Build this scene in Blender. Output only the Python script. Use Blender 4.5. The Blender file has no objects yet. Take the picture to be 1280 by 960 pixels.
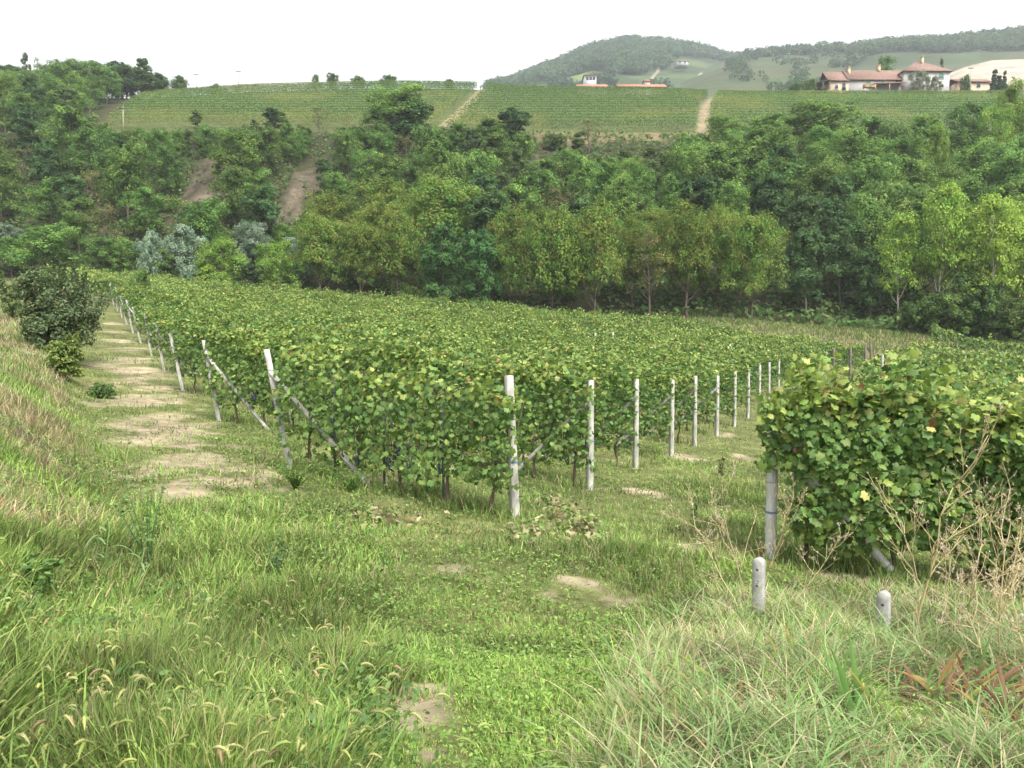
import bpy, math, random
import numpy as np
from mathutils import Vector, Matrix

R = math.radians
scene = bpy.context.scene
COL = scene.collection

# ------------------------------------------------------------------ camera
F = 1000.0                       # focal length in pixels of a 1280x960 frame
PITCH = math.atan(40 / F)        # the camera looks slightly down
cd = bpy.data.cameras.new('camera')
cd.sensor_width = 36.0
cd.lens = 36.0 * F / 1280.0
cd.clip_start = 0.05
cd.clip_end = 6000
cam = bpy.data.objects.new('camera', cd)
COL.objects.link(cam)
cam.location = (0, 0, 0)
cam.rotation_euler = (math.pi / 2 - PITCH, 0, 0)
scene.camera = cam

# ------------------------------------------------------------------ light
SUN_EL, SUN_AZ = R(52), R(148)    # azimuth: clockwise from +Y (the view direction)
w = bpy.data.worlds.new('World')
scene.world = w
w.use_nodes = True
nt = w.node_tree
nt.nodes.clear()
sky = nt.nodes.new('ShaderNodeTexSky')
sky.sky_type = 'NISHITA'
sky.sun_disc = False
sky.sun_elevation = SUN_EL
sky.sun_rotation = SUN_AZ
sky.air_density = 1.0
sky.dust_density = 6.0
sky.ozone_density = 1.0
hs = nt.nodes.new('ShaderNodeHueSaturation')
hs.inputs['Saturation'].default_value = 0.12      # thin overcast: a milky sky
hs.inputs['Value'].default_value = 1.0
bg = nt.nodes.new('ShaderNodeBackground')
bg.inputs['Strength'].default_value = 0.15
wo = nt.nodes.new('ShaderNodeOutputWorld')
nt.links.new(sky.outputs[0], hs.inputs['Color'])
nt.links.new(hs.outputs[0], bg.inputs['Color'])
nt.links.new(bg.outputs[0], wo.inputs['Surface'])

sl = bpy.data.lights.new('sun', 'SUN')
sl.energy = 1.5
sl.angle = R(18)
sl.color = (1.0, 0.95, 0.86)
so = bpy.data.objects.new('sun', sl)
COL.objects.link(so)
sd = Vector((math.sin(SUN_AZ) * math.cos(SUN_EL), math.cos(SUN_AZ) * math.cos(SUN_EL), math.sin(SUN_EL)))
so.rotation_euler = sd.to_track_quat('Z', 'Y').to_euler()
so.location = (0, 0, 60)

scene.view_settings.view_transform = 'Standard'
scene.view_settings.look = 'None'
scene.view_settings.exposure = 1.4
scene.view_settings.gamma = 1.0
scene.view_settings.use_curve_mapping = False
scene.render.engine = 'CYCLES'
cy = scene.cycles
cy.max_bounces = 8
cy.diffuse_bounces = 5
cy.glossy_bounces = 2
cy.transmission_bounces = 6
cy.volume_bounces = 1
cy.transparent_max_bounces = 4
cy.use_denoising = True
cy.denoiser = 'OPENIMAGEDENOISE'
cy.denoising_input_passes = 'RGB_ALBEDO_NORMAL'
cy.denoising_prefilter = 'ACCURATE'
cy.caustics_reflective = False
cy.caustics_refractive = False

rng = np.random.default_rng(7)
random.seed(7)

# ------------------------------------------------------------------ numeric helpers
def smooth(a, b, t):
    t = np.clip((np.asarray(t, float) - a) / (b - a), 0, 1)
    return t * t * (3 - 2 * t)

def _hash(i, j, s):
    h = (i.astype(np.int64) * 374761393 + j.astype(np.int64) * 668265263 + s * 974634777) & 0x7fffffff
    h = ((h ^ (h >> 13)) * 1274126177) & 0x7fffffff
    h = (h ^ (h >> 16)) & 0xffff
    return h / 65535.0

def vnoise(x, y, s=0):
    x = np.asarray(x, float); y = np.asarray(y, float)
    i = np.floor(x); j = np.floor(y)
    fx = x - i; fy = y - j
    fx = fx * fx * (3 - 2 * fx); fy = fy * fy * (3 - 2 * fy)
    a = _hash(i, j, s); b = _hash(i + 1, j, s); c = _hash(i, j + 1, s); d = _hash(i + 1, j + 1, s)
    return (a * (1 - fx) + b * fx) * (1 - fy) + (c * (1 - fx) + d * fx) * fy

def fbm(x, y, s=0, o=3):
    v = 0; a = 0.5; t = 0
    for k in range(o):
        v = v + a * vnoise(x * 2 ** k, y * 2 ** k, s + 17 * k); t += a; a *= 0.5
    return v / t

# ------------------------------------------------------------------ terrain
def near_plane(x, y):
    return (-2.25 - (0.07 * x + 0.3 * np.tanh(x / 10.0)) - 0.007 * np.minimum(y, 15)
            + 5.0 * (np.clip(y - 22, 0, 200) / 60.0) ** 1.3)

def foot_y(x):
    return np.clip(83 - 0.2 * x, 70, 104)

def bank_foot(y):
    return -3.0 - 0.56 * (y - 7)

def H0(x, y):
    x = np.asarray(x, float); y = np.asarray(y, float)
    yf = foot_y(x)
    n = near_plane(x, np.minimum(y, yf))
    n = n + 2.6 * smooth(4, 22, x) * smooth(-13, -1, np.minimum(y, yf) - yf)
    # bank on the left of the grass lane, and the raised verge the camera stands on
    d = bank_foot(y) - x
    n = n + 0.85 * smooth(0.0, 2.4, d) * (1 - smooth(34, 60, y))
    ce = 7.2 + 0.75 * np.clip(x, -1.5, 5)
    n = n + 0.62 * (1 - smooth(0.35, 1.0, np.clip(y, 0, 99) / ce)) * (1 - smooth(0, 2.0, d))
    # small unevenness
    n = n + 0.10 * (fbm(x * 0.7, y * 0.7, 3) - 0.5) + 0.05 * (fbm(x * 2.6, y * 2.6, 5) - 0.5)
    # wooded scarp, hillside vineyard, plateau
    zf = near_plane(x, yf) + 2.6 * smooth(4, 22, x)
    t1 = np.clip((y - yf) / (138 - yf), 0, 1)
    z = zf + (37.3 - zf) * t1
    z = z + np.clip(y - 138, 0, 72) * 0.416
    z = z + np.clip(y - 210, 0, 30) * 0.25 + np.clip(y - 240, 0, 400) * 0.08
    k = smooth(0, 6, y - yf)
    bump = smooth(2, 14, y - yf) * (1 - smooth(124, 138, y))
    z = z + bump * (7.0 * (fbm(x / 22.0, y / 30.0, 11) - 0.5) + 2.2 * (fbm(x / 6.0, y / 6.0, 12) - 0.5))
    z = z + smooth(165, 208, y) * (0.9 * np.exp(-((x + 28) / 30.0) ** 2) - 1.6 * smooth(60, 100, -x) - .6 * smooth(-8, 4, x) - 1.0 * smooth(30, 60, x))
    return np.where(y > yf, n * (1 - k) + z * k, n)

def H(x, y):
    return H0(x, y)

CP, SP = math.cos(PITCH), math.sin(PITCH)
def ray(px, py):
    a = (px - 640) / F; b = (480 - py) / F
    # camera axes: right = X, forward = (0, CP, -SP), up = (0, SP, CP)
    d = np.array([a, CP + b * SP, -SP + b * CP])
    return d / d[1]
def at(px, py, Y):
    return ray(px, py) * Y
def proj(P):
    P = np.asarray(P, float)
    f = P[..., 1] * CP - P[..., 2] * SP
    u = P[..., 1] * SP + P[..., 2] * CP
    f = np.maximum(f, 1e-3)
    return 640 + F * P[..., 0] / f, 480 - F * u / f
def zat(py, Y):
    b = (480 - np.asarray(py, float)) / F
    return Y * (-SP + b * CP) / (CP + b * SP)
_ys = np.concatenate([np.arange(2.0, 30, 0.02), np.arange(30, 330, 0.2)])
def hit(px, py):
    d = ray(px, py)
    P = _ys[:, None] * d[None, :]
    below = P[:, 2] < H(P[:, 0], P[:, 1])
    k = int(np.argmax(below)) if below.any() else len(_ys) - 1
    return P[k].copy()
def gz(x, y):
    return float(H(np.array([x]), np.array([y]))[0])

# ------------------------------------------------------------------ materials
def new_mat(name):
    m = bpy.data.materials.new(name)
    m.use_nodes = True
    m.node_tree.nodes.clear()
    return m, m.node_tree.nodes, m.node_tree.links

def leaf_mat(name, rough=0.55, trans=0.3, var=0.25, spec=0.35):
    m, N, L = new_mat(name)
    at_ = N.new('ShaderNodeAttribute'); at_.attribute_name = 'Col'
    oi = N.new('ShaderNodeObjectInfo')
    mr = N.new('ShaderNodeMapRange')
    mr.inputs['To Min'].default_value = 1 - var; mr.inputs['To Max'].default_value = 1 + var
    L.new(oi.outputs['Random'], mr.inputs['Value'])
    mr2 = N.new('ShaderNodeMapRange')
    mr2.inputs['To Min'].default_value = 0.5 - var * 0.07; mr2.inputs['To Max'].default_value = 0.5 + var * 0.07
    mu = N.new('ShaderNodeMath'); mu.operation = 'MULTIPLY'; mu.inputs[1].default_value = 7.31
    fr = N.new('ShaderNodeMath'); fr.operation = 'FRACT'
    L.new(oi.outputs['Random'], mu.inputs[0]); L.new(mu.outputs[0], fr.inputs[0]); L.new(fr.outputs[0], mr2.inputs['Value'])
    h = N.new('ShaderNodeHueSaturation')
    L.new(at_.outputs['Color'], h.inputs['Color'])
    L.new(mr.outputs[0], h.inputs['Value']); L.new(mr2.outputs[0], h.inputs['Hue'])
    p = N.new('ShaderNodeBsdfPrincipled')
    p.inputs['Roughness'].default_value = rough
    p.inputs['Specular IOR Level'].default_value = spec
    L.new(h.outputs[0], p.inputs['Base Color'])
    t = N.new('ShaderNodeBsdfTranslucent')
    L.new(h.outputs[0], t.inputs['Color'])
    mx = N.new('ShaderNodeMixShader'); mx.inputs[0].default_value = trans
    o = N.new('ShaderNodeOutputMaterial')
    L.new(p.outputs[0], mx.inputs[1]); L.new(t.outputs[0], mx.inputs[2]); L.new(mx.outputs[0], o.inputs['Surface'])
    return m

def noise_mat(name, c1, c2, scale=8.0, rough=0.85, bump=0.3, detail=6, c3=None, stretch=(1, 1, 1), lo=0.35, hi=0.65):
    m, N, L = new_mat(name)
    tc = N.new('ShaderNodeTexCoord')
    mp = N.new('ShaderNodeMapping'); mp.inputs['Scale'].default_value = stretch
    L.new(tc.outputs['Object'], mp.inputs['Vector'])
    n = N.new('ShaderNodeTexNoise'); n.inputs['Scale'].default_value = scale; n.inputs['Detail'].default_value = detail
    n.inputs['Roughness'].default_value = 0.65
    L.new(mp.outputs[0], n.inputs['Vector'])
    cr = N.new('ShaderNodeValToRGB')
    cr.color_ramp.elements[0].position = lo; cr.color_ramp.elements[0].color = (*c1, 1)
    cr.color_ramp.elements[1].position = hi; cr.color_ramp.elements[1].color = (*c2, 1)
    if c3:
        e = cr.color_ramp.elements.new(min(0.98, hi + 0.12)); e.color = (*c3, 1)
    L.new(n.outputs['Fac'], cr.inputs[0])
    p = N.new('ShaderNodeBsdfPrincipled'); p.inputs['Roughness'].default_value = rough
    p.inputs['Specular IOR Level'].default_value = 0.25
    L.new(cr.outputs[0], p.inputs['Base Color'])
    if bump:
        b = N.new('ShaderNodeBump'); b.inputs['Strength'].default_value = bump; b.inputs['Distance'].default_value = 0.02
        L.new(n.outputs['Fac'], b.inputs['Height']); L.new(b.outputs[0], p.inputs['Normal'])
    o = N.new('ShaderNodeOutputMaterial'); L.new(p.outputs[0], o.inputs['Surface'])
    return m

def ground_mat():
    m, N, L = new_mat('ground_material')
    a = N.new('ShaderNodeAttribute'); a.attribute_name = 'Col'
    geo = N.new('ShaderNodeNewGeometry')
    n1 = N.new('ShaderNodeTexNoise'); n1.inputs['Scale'].default_value = 5.0; n1.inputs['Detail'].default_value = 8
    n1.inputs['Roughness'].default_value = 0.7
    n2 = N.new('ShaderNodeTexNoise'); n2.inputs['Scale'].default_value = 0.35; n2.inputs['Detail'].default_value = 5
    L.new(geo.outputs['Position'], n1.inputs['Vector']); L.new(geo.outputs['Position'], n2.inputs['Vector'])
    m1 = N.new('ShaderNodeMapRange'); m1.inputs['From Min'].default_value = .3; m1.inputs['From Max'].default_value = .7
    m1.inputs['To Min'].default_value = .62; m1.inputs['To Max'].default_value = 1.3
    L.new(n1.outputs['Fac'], m1.inputs['Value'])
    m2 = N.new('ShaderNodeMapRange'); m2.inputs['From Min'].default_value = .3; m2.inputs['From Max'].default_value = .7
    m2.inputs['To Min'].default_value = .8; m2.inputs['To Max'].default_value = 1.15
    L.new(n2.outputs['Fac'], m2.inputs['Value'])
    mu = N.new('ShaderNodeMath'); mu.operation = 'MULTIPLY'
    L.new(m1.outputs[0], mu.inputs[0]); L.new(m2.outputs[0], mu.inputs[1])
    n3 = N.new('ShaderNodeTexNoise'); n3.inputs['Scale'].default_value = 1.1; n3.inputs['Detail'].default_value = 8; n3.inputs['Roughness'].default_value = .75
    L.new(geo.outputs['Position'], n3.inputs['Vector'])
    m3 = N.new('ShaderNodeMapRange'); m3.inputs['From Min'].default_value = .35; m3.inputs['From Max'].default_value = .65
    m3.inputs['To Min'].default_value = .6; m3.inputs['To Max'].default_value = 1.3
    L.new(n3.outputs['Fac'], m3.inputs['Value'])
    mu3 = N.new('ShaderNodeMath'); mu3.operation = 'MULTIPLY'; L.new(mu.outputs[0], mu3.inputs[0]); L.new(m3.outputs[0], mu3.inputs[1]); mu = mu3
    h = N.new('ShaderNodeHueSaturation'); L.new(a.outputs['Color'], h.inputs['Color']); L.new(mu.outputs[0], h.inputs['Value'])
    p = N.new('ShaderNodeBsdfPrincipled'); p.inputs['Roughness'].default_value = 0.95
    p.inputs['Specular IOR Level'].default_value = 0.1
    L.new(h.outputs[0], p.inputs['Base Color'])
    b = N.new('ShaderNodeBump'); b.inputs['Strength'].default_value = 0.6; b.inputs['Distance'].default_value = 0.04
    L.new(n1.outputs['Fac'], b.inputs['Height']); L.new(b.outputs[0], p.inputs['Normal'])
    o = N.new('ShaderNodeOutputMaterial'); L.new(p.outputs[0], o.inputs['Surface'])
    return m

M = {
    'ground': ground_mat(),
    'leaf': leaf_mat('vine_leaf_material', 0.55, 0.35, 0.06, 0.3),
    'tree_leaf': leaf_mat('tree_leaf_material', 0.85, 0.45, 0.16, 0.08),
    'grass': leaf_mat('grass_material', 0.6, 0.35, 0.0, 0.25),
    'dry': leaf_mat('dry_plant_material', 0.8, 0.2, 0.1, 0.15),
    'concrete': noise_mat('concrete_material', (.13, .13, .105), (.40, .39, .345), 8, .9, .5, 9, stretch=(1, 1, .3), lo=.28, hi=.62),
    'litconcrete': noise_mat('lit_concrete_material', (.42, .415, .39), (.6, .59, .56), 9, .9, .35, 8, stretch=(1, 1, .35)),  # post concrete with its colour lightened to offset the leafy row's shade
    'bollard': noise_mat('bollard_concrete_material', (.2, .2, .18), (.36, .355, .33), 11, .9, .3, 8),
    'oldwood': noise_mat('weathered_wood_material', (.07, .06, .05), (.17, .145, .12), 6, .9, .5, 8, stretch=(4, 4, .4)),
    'bark': noise_mat('bark_material', (.05, .04, .03), (.14, .11, .085), 10, .95, .6, 8, stretch=(2, 2, .5)),
    'palebark': noise_mat('pale_bark_material', (.2, .18, .15), (.42, .39, .33), 5, .9, .3, 8, stretch=(1, 1, .6)),
    'vinebark': noise_mat('vine_bark_material', (.05, .036, .028), (.15, .1, .075), 25, .95, .7, 8, stretch=(2, 2, .3)),
    'metal': noise_mat('grey_metal_material', (.045, .055, .055), (.10, .11, .11), 12, .6, .1),
    'wire': noise_mat('wire_material', (.09, .085, .08), (.2, .18, .16), 30, .55, 0),
    'blue': noise_mat('blue_twine_material', (.06, .13, .24), (.1, .2, .34), 30, .7, 0),
    'grape': noise_mat('grape_material', (.008, .008, .022), (.05, .05, .10), 30, .5, 0),
    'roof': noise_mat('roof_tile_material', (.14, .08, .062), (.215, .145, .118), 1.6, .9, .5, 10, c3=(.28, .21, .175)),
    'brightroof': noise_mat('new_roof_tile_material', (.27, .11, .07), (.35, .17, .115), 1.2, .9, .3, 8),
    'plaster': noise_mat('pale_plaster_material', (.32, .315, .3), (.42, .41, .395), .8, .9, .1, 8),
    'brick': noise_mat('old_brick_material', (.36, .27, .18), (.5, .4, .28), 1.5, .9, .3, 8),
    'greyplaster': noise_mat('grey_plaster_material', (.36, .37, .4), (.48, .49, .52), .6, .9, .1, 6),
    'orangeplaster': noise_mat('ochre_plaster_material', (.5, .27, .14), (.6, .34, .2), .6, .9, .1, 6),
    'shutter': noise_mat('green_shutter_material', (.1, .2, .12), (.17, .3, .19), 4, .7, 0),
    'glass': noise_mat('dark_window_material', (.02, .024, .028), (.05, .055, .06), 2, .2, 0),
    'timber': noise_mat('timber_material', (.3, .19, .1), (.45, .3, .17), 3, .8, .2, 6),
    'sand': noise_mat('quarry_sand_material', (.2, .172, .13), (.34, .30, .24), .09, .95, .9, 12, stretch=(.6, 1.6, 2.0)),
    'iron': noise_mat('dark_iron_material', (.04, .04, .045), (.09, .09, .095), 6, .6, 0),
}

# ------------------------------------------------------------------ mesh helpers
class MB:
    """collects vertices, faces and per-vertex colours of ONE mesh"""
    def __init__(s):
        s.V = []; s.C = []; s.F = []; s.n = 0
    def add(s, V, Fc, col=None):
        V = np.asarray(V, float).reshape(-1, 3)
        s.V.append(V)
        if col is None: col = (0.5, 0.5, 0.5)
        col = np.asarray(col, float)
        if col.ndim == 1: col = np.tile(col, (len(V), 1))
        s.C.append(col)
        Fc = np.asarray(Fc, np.int64)
        s.F.append(Fc + s.n)
        s.n += len(V)
    def build(s, name, mat, parent=None, smoothed=False, link=True):
        me = bpy.data.meshes.new(name)
        V = np.concatenate(s.V); C = np.concatenate(s.C)
        me.vertices.add(len(V)); me.vertices.foreach_set('co', V.astype(np.float32).ravel())
        loops = np.concatenate([f.ravel() for f in s.F])
        tot = np.concatenate([np.full(len(f), f.shape[1]) for f in s.F])
        start = np.concatenate([[0], np.cumsum(tot)[:-1]])
        me.loops.add(len(loops)); me.loops.foreach_set('vertex_index', loops.astype(np.int32))
        me.polygons.add(len(tot)); me.polygons.foreach_set('loop_start', start.astype(np.int32))
        me.polygons.foreach_set('loop_total', tot.astype(np.int32))
        if smoothed:
            me.polygons.foreach_set('use_smooth', np.ones(len(tot), bool))
        ca = me.color_attributes.new('Col', 'FLOAT_COLOR', 'POINT')
        ca.data.foreach_set('color', np.concatenate([C, np.ones((len(C), 1))], 1).astype(np.float32).ravel())
        me.materials.append(mat)
        me.update(); me.validate()
        if not link: return me
        return link_mesh(name, me, parent)

def link_mesh(name, me, parent=None):
    o = bpy.data.objects.new(name, me)
    COL.objects.link(o)
    if parent is not None: o.parent = parent
    return o

def tag(o, label=None, cat=None, group=None, kind=None):
    if label: o['label'] = label
    if cat: o['category'] = cat
    if group: o['group'] = group
    if kind: o['kind'] = kind
    return o

def empty(name, loc, label, cat, group=None, rz=0.0, sc=1.0):
    e = bpy.data.objects.new(name, None)
    e.empty_display_size = 0.2
    COL.objects.link(e)
    e.location = loc
    e.rotation_euler = (0, 0, rz)
    e.scale = (sc, sc, sc) if np.isscalar(sc) else sc
    return tag(e, label, cat, group)

def unit(v):
    v = np.asarray(v, float)
    return v / np.maximum(np.linalg.norm(v, axis=-1, keepdims=True), 1e-9)

def tube(mb, pts, rad, k=6, col=None, cap=True):
    pts = np.asarray(pts, float); n = len(pts)
    rad = np.full(n, rad) if np.isscalar(rad) else np.asarray(rad, float)
    tg = unit(np.gradient(pts, axis=0))
    ref = np.array([0, 0, 1.0]) if abs(tg[0][2]) < 0.9 else np.array([1.0, 0, 0])
    V = []
    for i in range(n):
        a = unit(np.cross(tg[i], ref)); b = np.cross(tg[i], a)
        an = np.arange(k) * 2 * math.pi / k
        V.append(pts[i] + rad[i] * (np.cos(an)[:, None] * a + np.sin(an)[:, None] * b))
    V = np.concatenate(V)
    Fc = []
    for i in range(n - 1):
        for j in range(k):
            Fc.append((i * k + j, i * k + (j + 1) % k, (i + 1) * k + (j + 1) % k, (i + 1) * k + j))
    base = mb.n
    mb.add(V, Fc, col)
    if cap:
        mb.F.append(np.array([[base + (n - 1) * k + j for j in range(k)]]))
        mb.F.append(np.array([[base + k - 1 - j for j in range(k)]]))

def box(mb, c, s, rz=0.0, col=None):
    x, y, z = np.array(s) / 2
    V = np.array([(-x, -y, -z), (x, -y, -z), (x, y, -z), (-x, y, -z), (-x, -y, z), (x, -y, z), (x, y, z), (-x, y, z)])
    cz, sz = math.cos(rz), math.sin(rz)
    V = np.stack([V[:, 0] * cz - V[:, 1] * sz, V[:, 0] * sz + V[:, 1] * cz, V[:, 2]], 1) + np.array(c)
    mb.add(V, [(0, 3, 2, 1), (4, 5, 6, 7), (0, 1, 5, 4), (1, 2, 6, 5), (2, 3, 7, 6), (3, 0, 4, 7)], col)

def prism(mb, p0, p1, w0, w1, ch=0.012, rz=0.0, col=None):
    """square post with chamfered corners and a bevelled head from p0 to p1"""
    p0 = np.asarray(p0, float); p1 = np.asarray(p1, float)
    ax = unit(p1 - p0)
    a = np.array([math.cos(rz), math.sin(rz), 0]); a = unit(a - ax * a.dot(ax)); b = np.cross(ax, a)
    def ring(p, w, c):
        h = w / 2
        q = [(-h + c, -h), (h - c, -h), (h, -h + c), (h, h - c), (h - c, h), (-h + c, h), (-h, h - c), (-h, -h + c)]
        return [p + u * a + v * b for u, v in q]
    L = np.linalg.norm(p1 - p0)
    V = []
    ts = [0, .25, .5, .75, 1 - 0.012 / L, 1]
    for i, t in enumerate(ts):
        wv = w0 + (w1 - w0) * t - (0.02 if i == len(ts) - 1 else 0)
        V += ring(p0 + (p1 - p0) * t, wv, ch)
    Fc = []
    for i in range(len(ts) - 1):
        for j in range(8):
            Fc.append((i * 8 + j, i * 8 + (j + 1) % 8, i * 8 + 8 + (j + 1) % 8, i * 8 + 8 + j))
    base = mb.n
    mb.add(V, Fc, col)
    mb.F.append(np.array([[base + (len(ts) - 1) * 8 + j for j in range(8)]]))

# leaf outlines: (along the tip, sideways, lift)
def _vine_shape():
    pol = [(0, 1.0), (25, .71), (50, .95), (79, .66), (112, .82), (150, .64), (180, .25)]
    pol = pol + [(-a, r) for a, r in reversed(pol[1:-1])]
    V = [(0, 0, 0.05)]
    for a, r in pol:
        a = R(a)
        V.append((r * math.cos(a), r * math.sin(a), -0.22 * abs(r * math.sin(a)) - 0.12 * max(0, r * math.cos(a)) ** 2))
    n = len(pol)
    Fc = [(0, 1 + i, 1 + (i + 1) % n) for i in range(n)]
    return np.array(V) * 0.55, np.array(Fc)
def _mid_shape():
    V = [(1, 0, -.1), (.45, .42, 0), (.25, .95, -.2), (-.4, .7, -.15), (-.25, 0, .08), (-.4, -.7, -.15), (.25, -.95, -.2), (.45, -.42, 0)]
    Fc = [(4, 0, 1), (4, 1, 2), (4, 2, 3), (4, 5, 6), (4, 6, 7), (4, 7, 0)]
    return np.array(V) * 0.55, np.array(Fc)
def _diamond():
    V = [(.6, 0, -.06), (0, .38, -.02), (-.5, 0, 0.03), (0, -.38, -.02)]
    return np.array(V), np.array([(0, 1, 2, 3)])
def _oval():
    V = [(.6, 0, -.08), (.25, .26, 0), (-.3, .24, .02), (-.55, 0, -.02), (-.3, -.24, .02), (.25, -.26, 0)]
    return np.array(V), np.array([(0, 1, 2, 3), (0, 3, 4, 5)])
def _bristle():
    V = [(.9, 0, 0), (0, .13, 0), (-.2, 0, 0), (0, -.13, 0)]
    return np.array(V), np.array([(0, 1, 2, 3)])
SH = {'bristle': _bristle(), 'vine': _vine_shape(), 'mid': _mid_shape(), 'diamond': _diamond(), 'oval': _oval()}

def leaves(mb, C, Nn, T, size, shape, col):
    V, Fc = SH[shape]
    n = len(C); m = len(V)
    Nn = unit(Nn); T = T - Nn * np.sum(T * Nn, 1, keepdims=True); T = unit(T); B = np.cross(Nn, T)
    size = np.broadcast_to(np.asarray(size, float), (n,))
    W = (C[:, None, :] + size[:, None, None] * (V[None, :, 0, None] * T[:, None, :] + V[None, :, 1, None] * B[:, None, :]
         + V[None, :, 2, None] * Nn[:, None, :]))
    FF = (Fc[None] + (np.arange(n) * m)[:, None, None]).reshape(-1, Fc.shape[1])
    mb.add(W.reshape(-1, 3), FF, np.repeat(col, m, 0))

def pick(cols, n, r, w=None, jit=0.18):
    cols = np.array(cols)
    idx = r.choice(len(cols), n, p=None if w is None else np.array(w) / np.sum(w))
    c = cols[idx] * (1 + jit * r.standard_normal((n, 1))) * (1 + 0.5 * jit * r.standard_normal((n, 3)) * np.array([.5, .2, .5]))
    return np.clip(c, 0.004, 0.9)

def rsph(r, n):
    return unit(r.standard_normal((n, 3)))

ORD = ['first', 'second', 'third', 'fourth', 'fifth', 'sixth', 'seventh', 'eighth', 'ninth', 'tenth', 'eleventh', 'twelfth',
       'thirteenth', 'fourteenth', 'fifteenth', 'sixteenth', 'seventeenth', 'eighteenth', 'nineteenth', 'twentieth']
def ordinal(i):
    if i < 20: return ORD[i]
    tens = {2: 'twenty', 3: 'thirty', 4: 'forty', 5: 'fifty', 6: 'sixty', 7: 'seventy'}[(i + 1) // 10]
    u = (i + 1) % 10
    return tens.replace('y', 'ieth') if u == 0 else tens + '-' + ORD[u - 1]

# ------------------------------------------------------------------ layout of the vineyard rows
U = unit(np.array([0.87, -0.494]))            # direction of every row, left end to right end
LEFT0 = np.array([-3.6, 13.15]); LDIR = np.array([-3.55, 6.5])
right_px = [(645, 11.1), (737, 14.6), (793, 18.2), (838, 21.2), (867, 24.0), (895, 27.0), (917, 30.0), (934, 33.0), (948, 36.0), (960, 39.0),
            (972, 42.0), (990, 45.0), (1012, 48.5), (1031, 52.0), (1053, 55.5), (1072, 59.0), (1080, 61.5), (1020, 65), (930, 68.5), (840, 72.5), (750, 77)]
rows = []; CLIPPED = []
for px, Y in right_px:
    Rr = np.array([(px - 640) / F * Y, Y])
    # intersection with the left edge of the field
    A = np.array([-U, -LDIR]).T
    s = np.linalg.solve(A, LEFT0 - Rr)
    Lf = Rr - U * s[0]
    L_ = np.linalg.norm(Rr - Lf); ss_ = np.linspace(0, L_, 400)
    q_ = Lf + U * ss_[:, None]
    ok_ = q_[:, 1] < np.clip(83 - 0.2 * q_[:, 0], 70, 104) - 5.5      # the rows stop short of the wood
    clip_ = not ok_[0]
    Lf = q_[np.argmax(ok_)]
    rows.append((Lf, Rr)); CLIPPED.append(clip_)
right_rows = []
_p = np.array([3.45, 10.35])
for k, (px, Y) in enumerate([(972, 10.35), (1016, 14.0), (1034, 17.5), (1046, 21.0), (1054, 24.4), (1062, 27.8), (1070, 31.2), (1077, 34.8), (1085, 38.5), (1092, 42.2),
                             (1099, 46), (1106, 50), (1114, 54), (1121, 58), (1130, 62), (1145, 66), (1170, 69)]):
    a = np.array([(px - 640) / F * Y, Y])
    t = max(6.0, (0.72 * a[1] - a[0]) / (U[0] - 0.72 * U[1]) + 2.5)
    right_rows.append((a, a + U * t))

# ------------------------------------------------------------------ bare soil patches (world ellipses)
PATCH = []
def patch(px, py, rx, ry, s=1.0):
    c = hit(px, py); a = hit(px, py - ry); b = hit(px, py + ry)
    PATCH.append((c[0], c[1], rx * c[1] / F, max(0.12, abs(a[1] - b[1]) / 2), s))
for a in [(275, 600, 75, 22), (240, 612, 40, 12), (235, 560, 30, 6), (212, 533, 45, 13), (190, 503, 42, 9), (196, 484, 30, 4), (170, 463, 28, 5), (163, 449, 26, 3),
          (158, 437, 20, 3), (152, 426, 20, 2.5), (148, 415, 16, 2), (143, 405, 16, 2),
          (515, 880, 44, 34, 1.25), (532, 948, 30, 18, 1.25), (722, 726, 30, 11, .85), (765, 752, 34, 12, .8), (690, 745, 25, 8, .8), (868, 690, 24, 12, .9), (570, 712, 20, 6, .8),
          (700, 600, 45, 5), (800, 615, 40, 5), (860, 572, 30, 4), (925, 572, 16, 4), (760, 577, 30, 3), (905, 545, 16, 3), (650, 570, 30, 4), (600, 590, 40, 6, .8), (470, 600, 40, 6, .8),
          (1010, 760, 45, 8, .8), (1050, 720, 40, 10, .8), (1240, 760, 40, 12, .7)]:
    patch(*a)

for bx_, by_, rx_, ry_, st_ in [(-5.4, 13.2, .8, 1.9, .8), (-6.9, 15.6, .75, 2.0, .8), (-8.4, 18.6, .7, 2.4, .8), (-10.6, 22.7, .75, 2.6, .75), (-13.0, 27.4, .8, 2.8, .7), (-15.8, 32.6, .8, 3, .65), (-4.2, 10.8, .7, .8, .5), (-15.4, 24, .9, 4, .8), (-12.6, 19.6, .8, 3, .6)]:
    PATCH.append((bx_, by_, rx_, ry_, st_))
def soil(x, y):
    x = np.asarray(x, float); y = np.asarray(y, float)
    s = np.zeros(np.broadcast(x, y).shape)
    e = 2.1 * (fbm(x * 1.3, y * 1.3, 31, 4) - 0.5) + 1.3 * (fbm(x * 7.5, y * 7.5, 37, 3) - 0.5)
    for cx, cy_, rx, ry, st in PATCH:
        d = np.sqrt(((x - cx) / rx) ** 2 + ((y - cy_) / ry) ** 2)
        s = np.maximum(s, st * (1 - smooth(0.55, 1.25, d * 1.12 + e)))
    return np.clip(s, 0, 1)

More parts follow.
